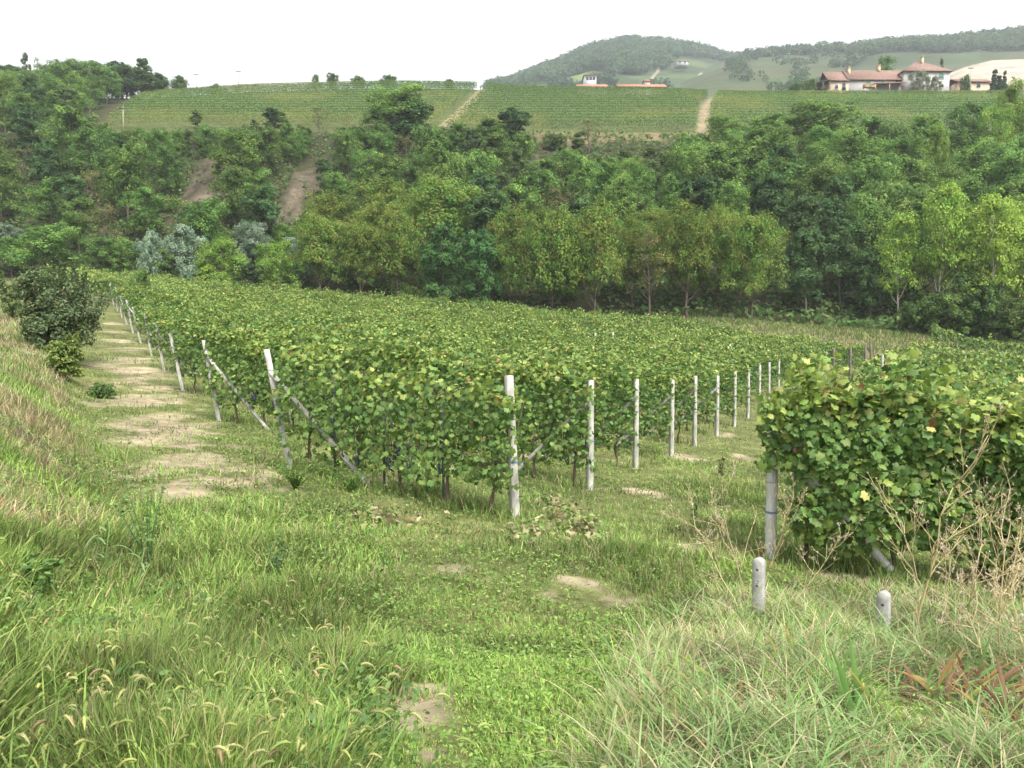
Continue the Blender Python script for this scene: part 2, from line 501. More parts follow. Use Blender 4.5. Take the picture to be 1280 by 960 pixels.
# landslip scars on the scarp
SCARS = []
for px, py, rx, ry in [(264, 226, 27, 30), (382, 240, 22, 36), (440, 250, 10, 15), (352, 275, 12, 16), (668, 205, 8, 20), (1250, 300, 16, 10)]:
    c = hit(px, py); a = hit(px, py - ry); b = hit(px, py + ry)
    SCARS.append((c[0], c[1], rx * c[1] / F, max(2.0, abs(a[1] - b[1]) / 2)))
def scar(x, y, k=1.0):
    s = np.zeros(np.broadcast(x, y).shape)
    e = 0.6 * (fbm(x / 3.0, y / 3.0, 41, 3) - 0.5)
    for cx, cy_, rx, ry in SCARS:
        d = np.sqrt(((x - cx) / (rx * k)) ** 2 + ((y - cy_) / (ry * k)) ** 2)
        s = np.maximum(s, 1 - smooth(0.8, 1.15, d + e))
    return s
def track1_x(y): return -11.8 + (y - 152) * 0.075
def track2_x(y):
    return np.interp(y, [138, 150, 165, 185, 205, 215], [32.5, 35.5, 39.0, 44.5, 50.5, 54])
# ------------------------------------------------------------------ ground sheet
def grid_axis(segs):
    out = []
    for a, b, st in segs:
        out.append(np.arange(a, b, st))
    return np.concatenate(out)
xp = grid_axis([(0, 7, .12), (7, 14, .2), (14, 40, .5), (40, 150, 1.1), (150, 420, 9)])
gx = np.concatenate([-xp[::-1][:-1], xp])
gy = grid_axis([(-60, -6, 3), (-6, 2, .4), (2, 16, .1), (16, 34, .2), (34, 70, .5), (70, 216, 1.0), (216, 340, 4), (340, 700, 20)])
GX, GY = np.meshgrid(gx, gy)
GZ = H(GX, GY)
EB = [(*hit(22, 545)[:2], .8, .9), (*hit(8, 600)[:2], .6, .8), (*hit(60, 575)[:2], .35, .4)]
def earth(x, y):
    v = np.zeros(np.broadcast(x, y).shape); e = 1.2 * (fbm(x * 2.3, y * 2.3, 301, 4) - .5)
    for a_, b_, c_, d_ in EB:
        v = np.maximum(v, 1 - smooth(.6, 1.3, np.sqrt(((x - a_) / c_) ** 2 + ((y - b_) / d_) ** 2) + e))
    return v
def ground_colour(x, y):
    g1 = np.array([.085, .105, .035]); g2 = np.array([.15, .15, .06]); so_ = np.array([.29, .24, .16]); ear = np.array([.2, .15, .1])
    n = fbm(x * .8, y * .8, 51)[..., None]
    c = g1 * (1 - n) + g2 * n
    # soil under the vine rows and on the lanes
    s = soil(x, y)[..., None]
    c = c * (1 - s) + so_ * s
    eb = earth(x, y)[..., None]
    c = c * (1 - eb) + np.array([.115, .08, .055]) * eb
    # scarp: dark leaf litter; hillside vineyard: thin grass; plateau
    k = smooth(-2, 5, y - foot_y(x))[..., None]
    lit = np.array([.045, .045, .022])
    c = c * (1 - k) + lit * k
    sc_ = scar(x, y)[..., None]
    stre = (0.45 + 1.1 * fbm(x / 1.2, y / 9.0, 61, 4))[..., None]
    c = c * (1 - sc_) + np.array([.078, .065, .045]) * stre ** 2 * sc_
    v = (smooth(136, 139, y) * smooth(-3, 3, x - np.interp(y, [138, 208], [-71, -95])))[..., None]
    hv = np.array([.07, .085, .03]) * (0.8 + .5 * fbm(x / 7, y / 4, 71))[..., None]
    c = c * (1 - v) + hv * v
    edge = (smooth(131, 135, y) * (1 - smooth(137.5, 139.5, y)) * smooth(1, 6, x) * (1 - smooth(34, 40, x)))[..., None]
    c = c * (1 - edge) + np.array([.17, .135, .075]) * edge
    for tx, wd in ((track1_x(y), 1.15), (track2_x(y), 1.05)):
        t = (1 - smooth(wd * .75, wd * 1.15, np.abs(x - tx + 0.8 * (fbm(x / 2, y / 2, 81) - .5))))[..., None] * smooth(132, 138, y)[..., None] * (1 - smooth(214, 218, y))[..., None]
        c = c * (1 - t) + np.array([.2, .165, .10]) * (.6 + .8 * fbm(x / 1.5, y / 1.5, 88))[..., None] * t
    # brown dry strip beside the wood on the far side of the field
    st = (smooth(-9, -6, y - foot_y(x)) * (1 - smooth(-1, 3, y - foot_y(x))) * smooth(8, 14, x) * (1 - smooth(40, 46, x)))[..., None]
    c = c * (1 - .7 * st) + np.array([.17, .15, .08]) * .7 * st
    return c
GC = ground_colour(GX, GY)
nyg, nxg = GX.shape
idx = np.arange(nyg * nxg).reshape(nyg, nxg)
FQ = np.stack([idx[:-1, :-1], idx[:-1, 1:], idx[1:, 1:], idx[1:, :-1]], -1).reshape(-1, 4)
mb = MB(); mb.add(np.stack([GX, GY, GZ], -1).reshape(-1, 3), FQ, GC.reshape(-1, 3))
g = mb.build('ground', M['ground'], smoothed=True)
tag(g, kind='structure')

# ------------------------------------------------------------------ far hills
def hill_sheet(name, cols, profile, colour, bx=90, by=60, seed=0):
    """cols: (px, crest_py) outline; the hill rises from Y0 (foot) to Y1 (crest) and falls away behind"""
    px = np.linspace(cols[0][0], cols[-1][0], bx)
    cr = np.interp(px, [c[0] for c in cols], [c[1] for c in cols])
    Y0, Y1, base_py = profile
    t = np.linspace(-0.25, 1.5, by)
    PX, T = np.meshgrid(px, t)
    CR = np.tile(cr, (by, 1))
    YY = Y0 + (Y1 - Y0) * T
    XX = (PX - 640) / F * YY
    zc = zat(CR, Y1); zb = zat(base_py, Y0)
    up = np.where(T <= 1, T ** 1.0, 1 - 1.6 * (T - 1))
    ZZ = zb + (zc - zb) * up
    ZZ = ZZ + (fbm(XX / 60, YY / 60, seed) - .5) * 16 * np.clip(1 - np.abs(T - .5) * 1.8, 0, 1)
    i = np.arange(bx * by).reshape(by, bx)
    Q = np.stack([i[:-1, :-1], i[:-1, 1:], i[1:, 1:], i[1:, :-1]], -1).reshape(-1, 4)
    m = MB(); m.add(np.stack([XX, YY, ZZ], -1).reshape(-1, 3), Q, colour(PX, T, XX, YY).reshape(-1, 3))
    o = m.build(name, M['ground'], smoothed=True)
    tag(o, kind='structure')
    def surf(px_, t_):
        Yv = Y0 + (Y1 - Y0) * t_
        fi = np.clip((px_ - px[0]) / (px[-1] - px[0]) * (bx - 1), 0, bx - 1.001); fj = (t_ - t[0]) / (t[-1] - t[0]) * (by - 1)
        a = np.floor(fi).astype(int); b = np.clip(np.floor(fj).astype(int), 0, by - 2); u = fi - a; v = fj - b
        Z = (ZZ[b, a] * (1 - u) + ZZ[b, a + 1] * u) * (1 - v) + (ZZ[b + 1, a] * (1 - u) + ZZ[b + 1, a + 1] * u) * v
        return np.stack([(px_ - 640) / F * Yv, Yv, Z], -1)
    return surf

HILL_A = [(560, 130), (610, 112), (640, 105), (662, 95), (700, 80), (740, 62), (780, 54), (820, 56), (850, 60), (880, 66), (900, 74), (930, 77), (980, 92), (1040, 110), (1120, 125)]
HILL_B = [(780, 125), (850, 98), (890, 80), (915, 72), (960, 68), (1000, 65), (1060, 63), (1100, 56), (1180, 52), (1280, 42), (1400, 38), (1550, 36), (1800, 40), (2100, 60)]
HILL_Q = [(1100, 125), (1150, 108), (1165, 97), (1195, 84), (1230, 75), (1280, 73), (1380, 70), (1480, 78), (1560, 100), (1620, 125)]
def col_a(PX, T, X, Y):
    n = fbm(X / 40, Y / 40, 91)[..., None]
    c = np.array([.04, .062, .024]) * (.6 + .8 * n)
    pale = smooth(.52, .6, fbm(X / 70, Y / 50, 95))[..., None]
    c = c * (1 - .6 * pale) + np.array([.09, .115, .04]) * .6 * pale
    rowy = ((np.sin(Y / 4.0) > 0) * 1.0)[..., None]
    for p0, sl_ in ((812, 55), (868, 75)):
        tr_ = ((1 - smooth(1.2, 2.6, np.abs(PX - p0 - sl_ * (T - .3)))) * (T > .2) * (T < .8))[..., None]
        c = c * (1 - tr_) + np.array([.26, .22, .15]) * tr_
    gf_ = (smooth(700, 712, PX) * (1 - smooth(735, 745, PX)) * smooth(.36, .4, T) * (1 - smooth(.5, .53, T)))[..., None]
    c = c * (1 - gf_) + np.array([.11, .17, .04]) * gf_
    return c * (0.85 + .15 * rowy)
def col_b(PX, T, X, Y):
    n = fbm(X / 30, Y / 40, 93)[..., None]
    c = np.array([.042, .06, .025]) * (.6 + .8 * n)
    br = smooth(.5, .62, fbm(X / 55, Y / 25, 97))[..., None]
    return c * (1 - .5 * br) + np.array([.08, .078, .04]) * .5 * br
def col_q(PX, T, X, Y):
    return np.tile(np.array([.6, .54, .43]), PX.shape + (1,))
surfA = hill_sheet('far_hill', HILL_A, (560, 1000, 128), col_a, 300, 100, 5)
surfB = hill_sheet('forest_hill', HILL_B, (430, 780, 124), col_b, 140, 80, 6)

def quarry():
    px = np.linspace(1090, 1620, 200); t = np.linspace(-.2, 1.15, 70)
    cr = np.interp(px, [c[0] for c in HILL_Q], [c[1] for c in HILL_Q])
    PX, T = np.meshgrid(px, t); CR = np.tile(cr, (70, 1))
    Y0, Y1 = 330, 420
    YY = Y0 + (Y1 - Y0) * T; XX = (PX - 640) / F * YY
    zc = zat(CR, Y1); zb = zat(122, Y0)
    up = np.where(T <= 1, T, 1 - 2 * (T - 1))
    ZZ = zb + (zc - zb) * up
    # gullies cut by rain down the slope and mining benches
    ZZ = ZZ + (-2.6 * np.abs(fbm(XX / 6 + YY / 30, YY / 40, 7) - .5) * 2 + 1.2 * (fbm(XX / 14, YY / 8, 8) - .5) - 1.0 * np.abs(np.sin(ZZ * .45)) ** 4) * np.clip(1 - np.abs(T - .5) * 1.9, 0, 1)
    i = np.arange(PX.size).reshape(PX.shape)
    Q = np.stack([i[:-1, :-1], i[:-1, 1:], i[1:, 1:], i[1:, :-1]], -1).reshape(-1, 4)
    m = MB(); m.add(np.stack([XX, YY, ZZ], -1).reshape(-1, 3), Q)
    tag(m.build('quarry_slope', M['sand']), kind='structure')
quarry()

def far_wood(name, surf, pts, h, cols, seed, label, per=64):
    r = np.random.default_rng(seed)
    m = MB()
    n = len(pts)
    hh = h * (.7 + .6 * r.random(n))
    ww = hh * (.38 + .16 * r.random(n))
    d = rsph(r, n * per).reshape(n, per, 3); d[..., 2] = np.abs(d[..., 2]) * 1.0 - .25
    lump = 1 + .28 * np.sin(d[..., 0] * 5 + r.random((n, 1)) * 6) * np.cos(d[..., 1] * 5 + r.random((n, 1)) * 6)
    rad = (1 - .35 * r.random((n, per)) ** 2) * lump
    C = pts[:, None, :] + np.stack([d[..., 0] * rad * ww[:, None], d[..., 1] * rad * ww[:, None], hh[:, None] * (.5 + .5 * d[..., 2] * rad)], -1)
    Nn = d + .5 * rsph(r, n * per).reshape(n, per, 3) + np.array([0, 0, .3])
    c0 = pick(cols, n, r, jit=.2)
    cc = np.repeat(c0, per, 0) * (1 + .15 * r.standard_normal((n * per, 1)))
    leaves(m, C.reshape(-1, 3), Nn.reshape(-1, 3), rsph(r, n * per), np.repeat(ww * .42, per), 'diamond', np.clip(cc, .005, 1))
    o = m.build(name, M['tree_leaf'])
    tag(o, label, 'wood', kind='stuff')

def scatter_on(surf, n, f, seed, pxr, tr):
    r = np.random.default_rng(seed)
    px = r.uniform(*pxr, n); t = r.uniform(*tr, n)
    keep = f(px, t, r.random(n))
    return surf(px[keep], t[keep]) - np.array([0, 0, 1.0])
def in_a(px, t, q):
    lo = np.interp(px, [610, 640, 690, 740, 790, 830, 850, 905, 940], [.7, .62, .52, .42, .35, .48, .76, .86, .97])
    return (t > lo + .07 * (vnoise(px / 14, t * 9, 3) - .5)) | ((q < .16) & (px < 830) & (vnoise(px / 20, t * 8, 9) > .55))
def in_b(px, t, q):
    lo = np.interp(px, [900, 918, 930, 1000, 1056, 1058, 1066, 1100, 1180, 1280, 1400], [1.2, 1.2, .93, .86, .9, .9, .72, .70, .64, .62, .6])
    return (t > lo + .05 * (vnoise(px / 14, t * 9, 4) - .5)) | ((q < .10) & (px < 1110) & (px > 905) & (t < .86) & (vnoise(px / 18, t * 9, 9) > .55))
FARC = [(.045, .085, .035), (.06, .10, .04), (.035, .07, .03)]
far_wood('far_forest', surfA, scatter_on(surfA, 5200, in_a, 1, (610, 930), (.02, 1.04)), 11.5, FARC, 2,
         'dense forest covering the rounded top of the far hazy hill')
far_wood('ridge_forest', surfB, scatter_on(surfB, 9000, in_b, 3, (900, 1640), (.02, 1.05)), 9, FARC, 4,
         'dark forest along the ridge behind the farmhouse and sandy quarry')

# ------------------------------------------------------------------ trees
def tree_mesh(seed, kind):
    """crown mesh and trunk mesh of a tree 10 m tall standing on the origin"""
    r = np.random.default_rng(seed)
    P = dict(w=3.4, low=1.5, nl=9, cl=20, lf=24, ls=.36, th=.17, shape='diamond', flat=.6, spread=1.0)
    cols = [(.066, .128, .036), (.085, .155, .043), (.048, .098, .03)]
    bark = 'bark'
    if kind == 'broadleaf_tree': pass
    elif kind == 'feathery_tree':
        P.update(w=3.2, low=2.0, nl=11, cl=22, lf=20, ls=.34, flat=.65); cols = [(.078, .155, .04), (.105, .19, .05), (.058, .12, .035)]
    elif kind == 'dark_tree':
        P.update(w=2.5, low=1.2, nl=9, flat=.7); cols = [(.04, .085, .034), (.052, .105, .04), (.034, .07, .028)]
    elif kind == 'slender_tree':
        P.update(w=1.7, low=1.5, nl=9, cl=16, lf=20, flat=.8); cols = [(.05, .09, .035), (.06, .105, .04)]
    elif kind == 'walnut_tree':
        P.update(w=4.2, low=2.3, nl=13, cl=24, lf=24, ls=.31, flat=.55); cols = [(.088, .13, .03), (.105, .135, .034), (.07, .12, .03), (.115, .12, .034)]
    elif kind == 'willow_tree':
        P.update(w=4.6, low=.2, nl=12, cl=24, lf=30, ls=.42, flat=.8); cols = [(.135, .175, .12), (.17, .21, .15), (.1, .14, .09)]
    elif kind == 'poplar_tree':
        P.update(w=2.6, low=2.3, nl=13, cl=22, lf=16, ls=.26, flat=.5); cols = [(.16, .215, .045), (.2, .25, .06), (.12, .18, .04)]; bark = 'palebark'
    elif kind == 'locust_tree':
        P.update(w=4.2, low=.5, nl=11, cl=22, lf=24, ls=.36, flat=.45); cols = [(.16, .22, .04), (.115, .18, .035), (.2, .25, .06)]
    elif kind == 'blue_green_tree':
        P.update(w=2.9, low=.6, nl=12, cl=20, lf=24, ls=.36, flat=.55); cols = [(.042, .105, .045), (.055, .125, .052)]
    elif kind == 'bush':
        P.update(w=5.6, low=0.0, nl=10, cl=20, lf=24, ls=.6, flat=.7); cols = [(.055, .105, .03), (.08, .14, .04), (.045, .085, .03)]
    elif kind == 'bare_tree':
        P.update(w=2.6, low=3.0, nl=7, cl=9, lf=12, ls=.26, flat=.6); cols = [(.09, .11, .05), (.12, .125, .06)]
    elif kind == 'olive_tree':
        P.update(w=4.4, low=0.1, nl=10, cl=22, lf=26, ls=.42, flat=.8); cols = [(.10, .125, .085), (.14, .165, .12)]
    elif kind == 'cypress_tree':
        P.update(w=1.9, low=0.2, nl=9, cl=22, lf=24, ls=.4, flat=.9); cols = [(.025, .055, .025), (.035, .07, .03)]
    P['flat'] = max(P['flat'], .85); P['ls'] *= .72; P['lf'] = int(P['lf'] * 1.7)
    cols = [tuple(np.array(c_) * 1.16 * np.array({'poplar_tree': (1.25, 1.36, 1.1), 'locust_tree': (1.08, 1.2, 1.1), 'willow_tree': (1.2, 1.3, 1.25), 'walnut_tree': (1.36, 1.46, 1.2), 'blue_green_tree': (1.45, 1.25, .9)}.get(kind, (1.5, 1.32, 1.2)))) for c_ in cols]
    nl = P['nl']
    hz = np.linspace(P['low'] + 1.3, 8.9, nl) + r.uniform(-.4, .4, nl)
    prof = np.sqrt(np.clip(1 - ((hz - (P['low'] + 10) * .5) / ((10 - P['low']) * .56)) ** 2, .08, 1))
    if kind == 'cypress_tree': prof = np.clip((10 - hz) / 7.5, .12, 1)
    an = np.arange(nl) * 2.4 + r.uniform(-.5, .5, nl)
    off = P['w'] * prof * r.uniform(.35, .68, nl)
    if kind == 'cypress_tree': off *= .3
    lob = np.stack([np.cos(an) * off, np.sin(an) * off, hz], 1)
    lr = P['w'] * prof * r.uniform(.40, .62, nl) + .25
    lh = np.minimum(lr * r.uniform(.9, 1.2, nl), 3.0)
    lob = np.concatenate([lob, [[r.uniform(-.3, .3), r.uniform(-.3, .3), 9.0]]]); lr = np.append(lr, P['w'] * .28); lh = np.append(lh, 1.1)
    cb = MB()
    CN = []; NN = []
    for i in range(len(lob)):
        d = rsph(r, P['cl']); d[:, 2] = np.where(d[:, 2] < -.35, -d[:, 2], d[:, 2])
        rad = r.uniform(.62, 1.08, (P['cl'], 1))
        cc = lob[i] + d * rad * np.array([lr[i], lr[i], lh[i]])
        cs = .30 * lr[i] * r.uniform(.7, 1.35, P['cl']) + .12
        for j in range(P['cl']):
            q = rsph(r, P['lf']) * (r.random((P['lf'], 1)) ** .45)
            q[:, 2] *= P['flat']
            CN.append(cc[j] + q * cs[j])
            NN.append(d[j] * .7 + q * .8 + np.array([0, 0, .4]) + .4 * r.standard_normal((P['lf'], 3)))
    CN = np.concatenate(CN); NN = np.concatenate(NN)
    CN[:, 2] = np.maximum(CN[:, 2], P['low'] * .8 + .1)
    tt = r.standard_normal((len(CN), 3)) + np.array([0, 0, -.6])
    # whole clumps share a shade of green
    base = pick(cols, len(CN) // P['lf'], r, jit=.16)
    c = np.repeat(base, P['lf'], 0) * (1 + .16 * r.standard_normal((len(CN), 1)))
    leaves(cb, CN, NN, tt, P['ls'] * r.uniform(.7, 1.3, len(CN)), 'diamond', np.clip(c, .006, .8))
    tb = MB()
    th = P['th'] * (1.0 if kind != 'poplar_tree' else .8)
    top = 8.4
    zz = np.linspace(-.8, top, 9)
    wob = np.cumsum(r.normal(0, .09, (9, 2)), 0); wob -= wob[0]
    tr = np.stack([wob[:, 0], wob[:, 1], zz], 1)
    tube(tb, tr, np.linspace(th, .03, 9) + np.array([.06, .02] + [0] * 7), 7)
    for i in range(nl):
        z0 = max(P['low'] * .75, lob[i, 2] - lr[i] * .8 - .4)
        k = np.interp(z0, zz, np.arange(9)); b0 = np.array([np.interp(z0, zz, tr[:, 0]), np.interp(z0, zz, tr[:, 1]), z0])
        mid = (b0 + lob[i]) / 2 + np.array([0, 0, -.15])
        tube(tb, [b0, mid, lob[i]], [th * .45, th * .3, .015], 5)
    crown = cb.build('crown', M['tree_leaf'], link=False)
    trunk = tb.build('trunk', M[bark], link=False, smoothed=True)
    return crown, trunk

VARIANTS = {}
for kind, cnt in [('broadleaf_tree', 4), ('feathery_tree', 4), ('dark_tree', 3), ('slender_tree', 3), ('walnut_tree', 4), ('willow_tree', 2), ('poplar_tree', 3),
                  ('locust_tree', 2), ('blue_green_tree', 2), ('bush', 3), ('bare_tree', 2), ('olive_tree', 1), ('cypress_tree', 1)]:
    VARIANTS[kind] = [tree_mesh(100 + 13 * k + sum(map(ord, kind)), kind) for k in range(cnt)]

ADJ = {'broadleaf_tree': 'green broadleaf tree', 'feathery_tree': 'light feathery tree', 'dark_tree': 'dark green tree', 'slender_tree': 'slender tall tree',
       'walnut_tree': 'olive walnut tree', 'willow_tree': 'silvery grey willow', 'poplar_tree': 'pale poplar', 'locust_tree': 'bright yellow-green tree',
       'blue_green_tree': 'blue-green drooping tree', 'bush': 'leafy bush', 'bare_tree': 'thin bare tree', 'olive_tree': 'silvery olive tree', 'cypress_tree': 'dark pointed conifer'}
TREES = []
def put_tree(kind, X, Y, h, wf=1.0, label=None, group=None, var=None, z=None):
    r = rng
    crown, trunk = VARIANTS[kind][(int(r.integers(100)) if var is None else var) % len(VARIANTS[kind])]
    s = h / 10.0
    e = bpy.data.objects.new(kind, None); COL.objects.link(e)
    e.location = (X, Y, (gz(X, Y) if z is None else z) - .05)
    e.rotation_euler = (0, 0, r.uniform(0, 6.28))
    e.scale = (s * wf, s * wf, s)
    a = link_mesh('crown', crown, e); b = link_mesh('trunk', trunk, e)
    e['category'] = 'bush' if kind == 'bush' else 'tree'
    if label: e['label'] = label
    if group: e['group'] = group
    TREES.append((e, kind, X, Y, h, label))
    return e

def key_tree(kind, px, top, Y, wpx, label=None, base=None):
    """a tree read off the photograph: its top and width at distance Y"""
    X = (px - 640) / F * Y
    z0 = gz(X, Y); zt = zat(top, Y)
    h = max(1.2, zt - z0)
    nat = {'broadleaf_tree': 7.4, 'feathery_tree': 7.2, 'dark_tree': 5.6, 'slender_tree': 4.0, 'walnut_tree': 9.2, 'willow_tree': 10, 'poplar_tree': 6.0, 'locust_tree': 9.2,
           'blue_green_tree': 6.4, 'bush': 12, 'bare_tree': 5.6, 'olive_tree': 9.5, 'cypress_tree': 3.9}[kind]
    wf = np.clip((wpx * Y / F) / (nat * h / 10), .45, 1.9)
    return put_tree(kind, X, Y, h, wf, label)

def fy(px, d=0):
    Y = 85.0
    for _ in range(6): Y = float(foot_y((px - 640) / F * Y)) + d
    return Y
KEY = [  # kind, px, top py, metres behind the field edge, width px
    ('walnut_tree', 402, 276, 1, 78), ('walnut_tree', 452, 284, 2, 66), ('walnut_tree', 497, 272, 3, 74), ('blue_green_tree', 552, 284, 0, 62), ('blue_green_tree', 600, 290, 1, 56),
    ('walnut_tree', 638, 266, 3, 74), ('walnut_tree', 690, 268, 1, 86), ('walnut_tree', 742, 268, 0, 92), ('bare_tree', 812, 292, 0, 60), ('walnut_tree', 790, 285, 4, 60), ('walnut_tree', 858, 268, 1, 92),
    ('walnut_tree', 938, 274, 1, 92), ('dark_tree', 1005, 285, 3, 62), ('dark_tree', 1050, 275, 5, 66), ('dark_tree', 1085, 310, 3, 46), ('walnut_tree', 900, 262, 6, 60),
    ('poplar_tree', 1122, 268, 2, 62), ('poplar_tree', 1178, 228, 1, 70), ('poplar_tree', 1192, 262, 3, 50), ('poplar_tree', 1238, 243, 0, 84), ('poplar_tree', 1278, 262, 2, 60), ('poplar_tree', 1330, 250, 1, 70),
    ('bush', 1170, 368, -1, 70), ('bush', 1215, 352, 0, 80), ('bush', 1262, 372, -1, 70), ('bush', 1140, 380, 0, 40),
    ('feathery_tree', 62, 284, 0, 86), ('feathery_tree', 20, 300, 2, 56), ('broadleaf_tree', 128, 298, 0, 52), ('feathery_tree', 160, 300, 2, 50), ('willow_tree', 191, 292, 1, 40), ('willow_tree', 235, 287, 0, 58),
    ('willow_tree', 318, 281, 6, 52), ('willow_tree', 372, 300, 4, 44), ('willow_tree', 12, 282, 7, 44), ('locust_tree', 282, 302, -1, 66), ('locust_tree', 345, 306, 0, 62), ('locust_tree', 262, 330, -2, 44), ('dark_tree', 315, 330, -2, 40),
    ('broadleaf_tree', 212, 312, -1, 40),
    # trees that break the edge of the hillside vineyard
    ('dark_tree', 345, 136, 46, 46), ('slender_tree', 322, 150, 47, 26), ('slender_tree', 250, 137, 49, 16), ('bare_tree', 402, 135, 47, 34), ('feathery_tree', 500, 113, 47, 92), ('dark_tree', 520, 128, 45, 60), ('broadleaf_tree', 478, 135, 44, 52),
    ('dark_tree', 640, 136, 48, 66), ('broadleaf_tree', 612, 150, 46, 46), ('bare_tree', 735, 150, 50, 34), ('slender_tree', 722, 165, 48, 30), ('bush', 694, 168, 49, 34), ('bush', 780, 190, 46, 46), ('bush', 812, 194, 47, 36),
    ('feathery_tree', 1020, 129, 50, 110), ('feathery_tree', 955, 146, 49, 80), ('feathery_tree', 905, 148, 50, 60), ('broadleaf_tree', 1085, 150, 47, 70), ('feathery_tree', 1145, 146, 48, 64), ('broadleaf_tree', 1205, 128, 51, 60),
    ('locust_tree', 1255, 112, 52, 60), ('locust_tree', 1240, 140, 46, 50), ('locust_tree', 1165, 162, 40, 44), ('feathery_tree', 855, 168, 48, 44), ('locust_tree', 1290, 125, 50, 60),
    ('broadleaf_tree', 570, 155, 46, 44), ('broadleaf_tree', 432, 160, 45, 40), ('bare_tree', 435, 142, 47, 14),
    # the wood on the left skyline
    ('broadleaf_tree', 98, 80, 92, 74), ('broadleaf_tree', 62, 92, 96, 50), ('feathery_tree', 130, 78, 100, 56), ('slender_tree', 188, 74, 104, 26), ('dark_tree', 160, 80, 104, 44), ('dark_tree', 205, 94, 108, 24),
    ('broadleaf_tree', 228, 95, 112, 22), ('dark_tree', 22, 82, 100, 40), ('slender_tree', 2, 70, 100, 20), ('slender_tree', 41, 68, 104, 14), ('bare_tree', 56, 72, 104, 12), ('broadleaf_tree', -20, 80, 96, 60),
]
for kind, px, top, d, wpx in KEY:
    key_tree(kind, px, top, fy(px, d), wpx)

r3 = np.random.default_rng(77)
for px_, tp_, w_, kd_ in [(84, 82, 40, 'broadleaf_tree'), (108, 79, 40, 'feathery_tree'), (126, 80, 36, 'broadleaf_tree'), (146, 81, 36, 'broadleaf_tree'), (164, 83, 34, 'feathery_tree'), (178, 84, 30, 'broadleaf_tree'), (196, 91, 28, 'broadleaf_tree'),
                          (211, 95, 22, 'broadleaf_tree'), (232, 99, 18, 'bush'), (150, 96, 30, 'bush'), (170, 99, 30, 'bush'), (188, 102, 26, 'bush')]:
    key_tree(kd_, px_, tp_, 212 + r3.uniform(-1, 3), w_)
for Y_, tp_ in ((206, 86), (196, 92), (184, 100), (171, 110), (158, 122), (147, 132)):
    for px_ in np.arange(-40, 200, 19):
        px_ = px_ + r3.uniform(-6, 6); X_ = (px_ - 640) / F * Y_
        if X_ > np.interp(Y_, [136, 208], [-77, -101]): continue
        key_tree(['broadleaf_tree', 'feathery_tree', 'dark_tree'][int(r3.choice(3, p=[.5, .35, .15]))], px_, tp_ + r3.uniform(-5, 6), Y_ + r3.uniform(-3, 3), r3.uniform(38, 54))
ENV = np.array([(-200, 82), (0, 84), (60, 88), (100, 80), (180, 82), (215, 100), (226, 135), (245, 152), (300, 162), (340, 145), (375, 160), (400, 150), (430, 166), (470, 145), (500, 125), (545, 140),
                (570, 160), (600, 164), (640, 148), (665, 172), (690, 188), (730, 184), (750, 196), (820, 200), (840, 178), (900, 155), (960, 155), (1020, 140), (1080, 160), (1120, 158),
                (1180, 150), (1230, 140), (1280, 124), (1500, 118)])
r2 = np.random.default_rng(21)
occ = [(t[2], t[3]) for t in TREES]
cand = 0
nfill = 0
while cand < 16000 and nfill < 275:
    cand += 1
    px = r2.uniform(-110, 1460) if cand % 3 else r2.uniform(-60, 205)
    left = px < 205
    d = r2.uniform(3, 112 if left else 54)
    Y = fy(px, d)
    X = (px - 640) / F * Y
    if Y > (216 if left else 134): continue
    if left and Y > 136 and X > np.interp(Y, [136, 208], [-75, -101]): continue
    if scar(np.array([X]), np.array([Y]), 1.15)[0] > .3: continue
    env = float(np.interp(px, ENV[:, 0], ENV[:, 1]))
    if Y < 141: env = max(env, float(np.interp(px, [95, 125, 150, 240], [95, 150, 162, 158])))
    z0 = gz(X, Y)
    hmax = zat(env, Y) - z0
    h = min(r2.uniform(6.5, 11.0), hmax * r2.uniform(.85, 1))
    # keep scars in view: nothing tall right in front of them
    for cx, cyy, rx, ry in SCARS:
        if Y < cyy and Y > cyy - 30 and abs(px - (640 + F * cx / cyy)) < rx / cyy * F * 1.0:
            bot = H(np.array([cx]), np.array([cyy - ry]))[0]
            h = min(h, (bot / (cyy - ry) * Y - z0) + 1.0)
    if h < 1.6: continue
    sp = 2.7 + .22 * h if h > 4 else 2.4
    if any((X - a) ** 2 + (Y - b) ** 2 < sp * sp for a, b in occ): continue
    q = r2.random()
    if h < 4.2: kind = 'bush' if q < .7 else 'broadleaf_tree'
    elif px > 830: kind = ['feathery_tree', 'broadleaf_tree', 'dark_tree', 'locust_tree'][int(np.searchsorted([.48, .78, .93], q))]
    elif d < 14 and px > 380: kind = ['walnut_tree', 'broadleaf_tree', 'dark_tree'][int(np.searchsorted([.6, .85], q))]
    else: kind = ['broadleaf_tree', 'feathery_tree', 'dark_tree', 'slender_tree', 'bare_tree'][int(np.searchsorted([.45, .75, .88, .97], q))]
    put_tree(kind, X, Y, h, r2.uniform(.9, 1.25) * (1.0 if kind != 'bush' else .8))
    occ.append((X, Y)); nfill += 1
# ridge trees behind the vineyard
for kind, px, top, Y, wpx in [('bush', 398, 94, 209, 10), ('bush', 419, 93, 209, 18), ('bush', 450, 97, 211, 22), ('bush', 488, 96, 212, 28),
                              ('bush', 562, 100, 212, 16), ('bush', 275, 107, 212, 18),
                              ('broadleaf_tree', 1102, 70, 236, 24), ('olive_tree', 1142, 90, 212, 24), ('olive_tree', 1160, 97, 211.5, 18), ('cypress_tree', 1170, 73, 232, 7),
                              ('bush', 990, 104, 212, 20), ('bush', 1006, 101, 212, 20), ('cypress_tree', 1234, 87, 212, 16), ('cypress_tree', 1247, 89, 213, 12), ('bush', 1199, 96, 212, 12), ('cypress_tree', 1241, 94, 211, 18)]:
    key_tree(kind, px, top, Y, wpx)
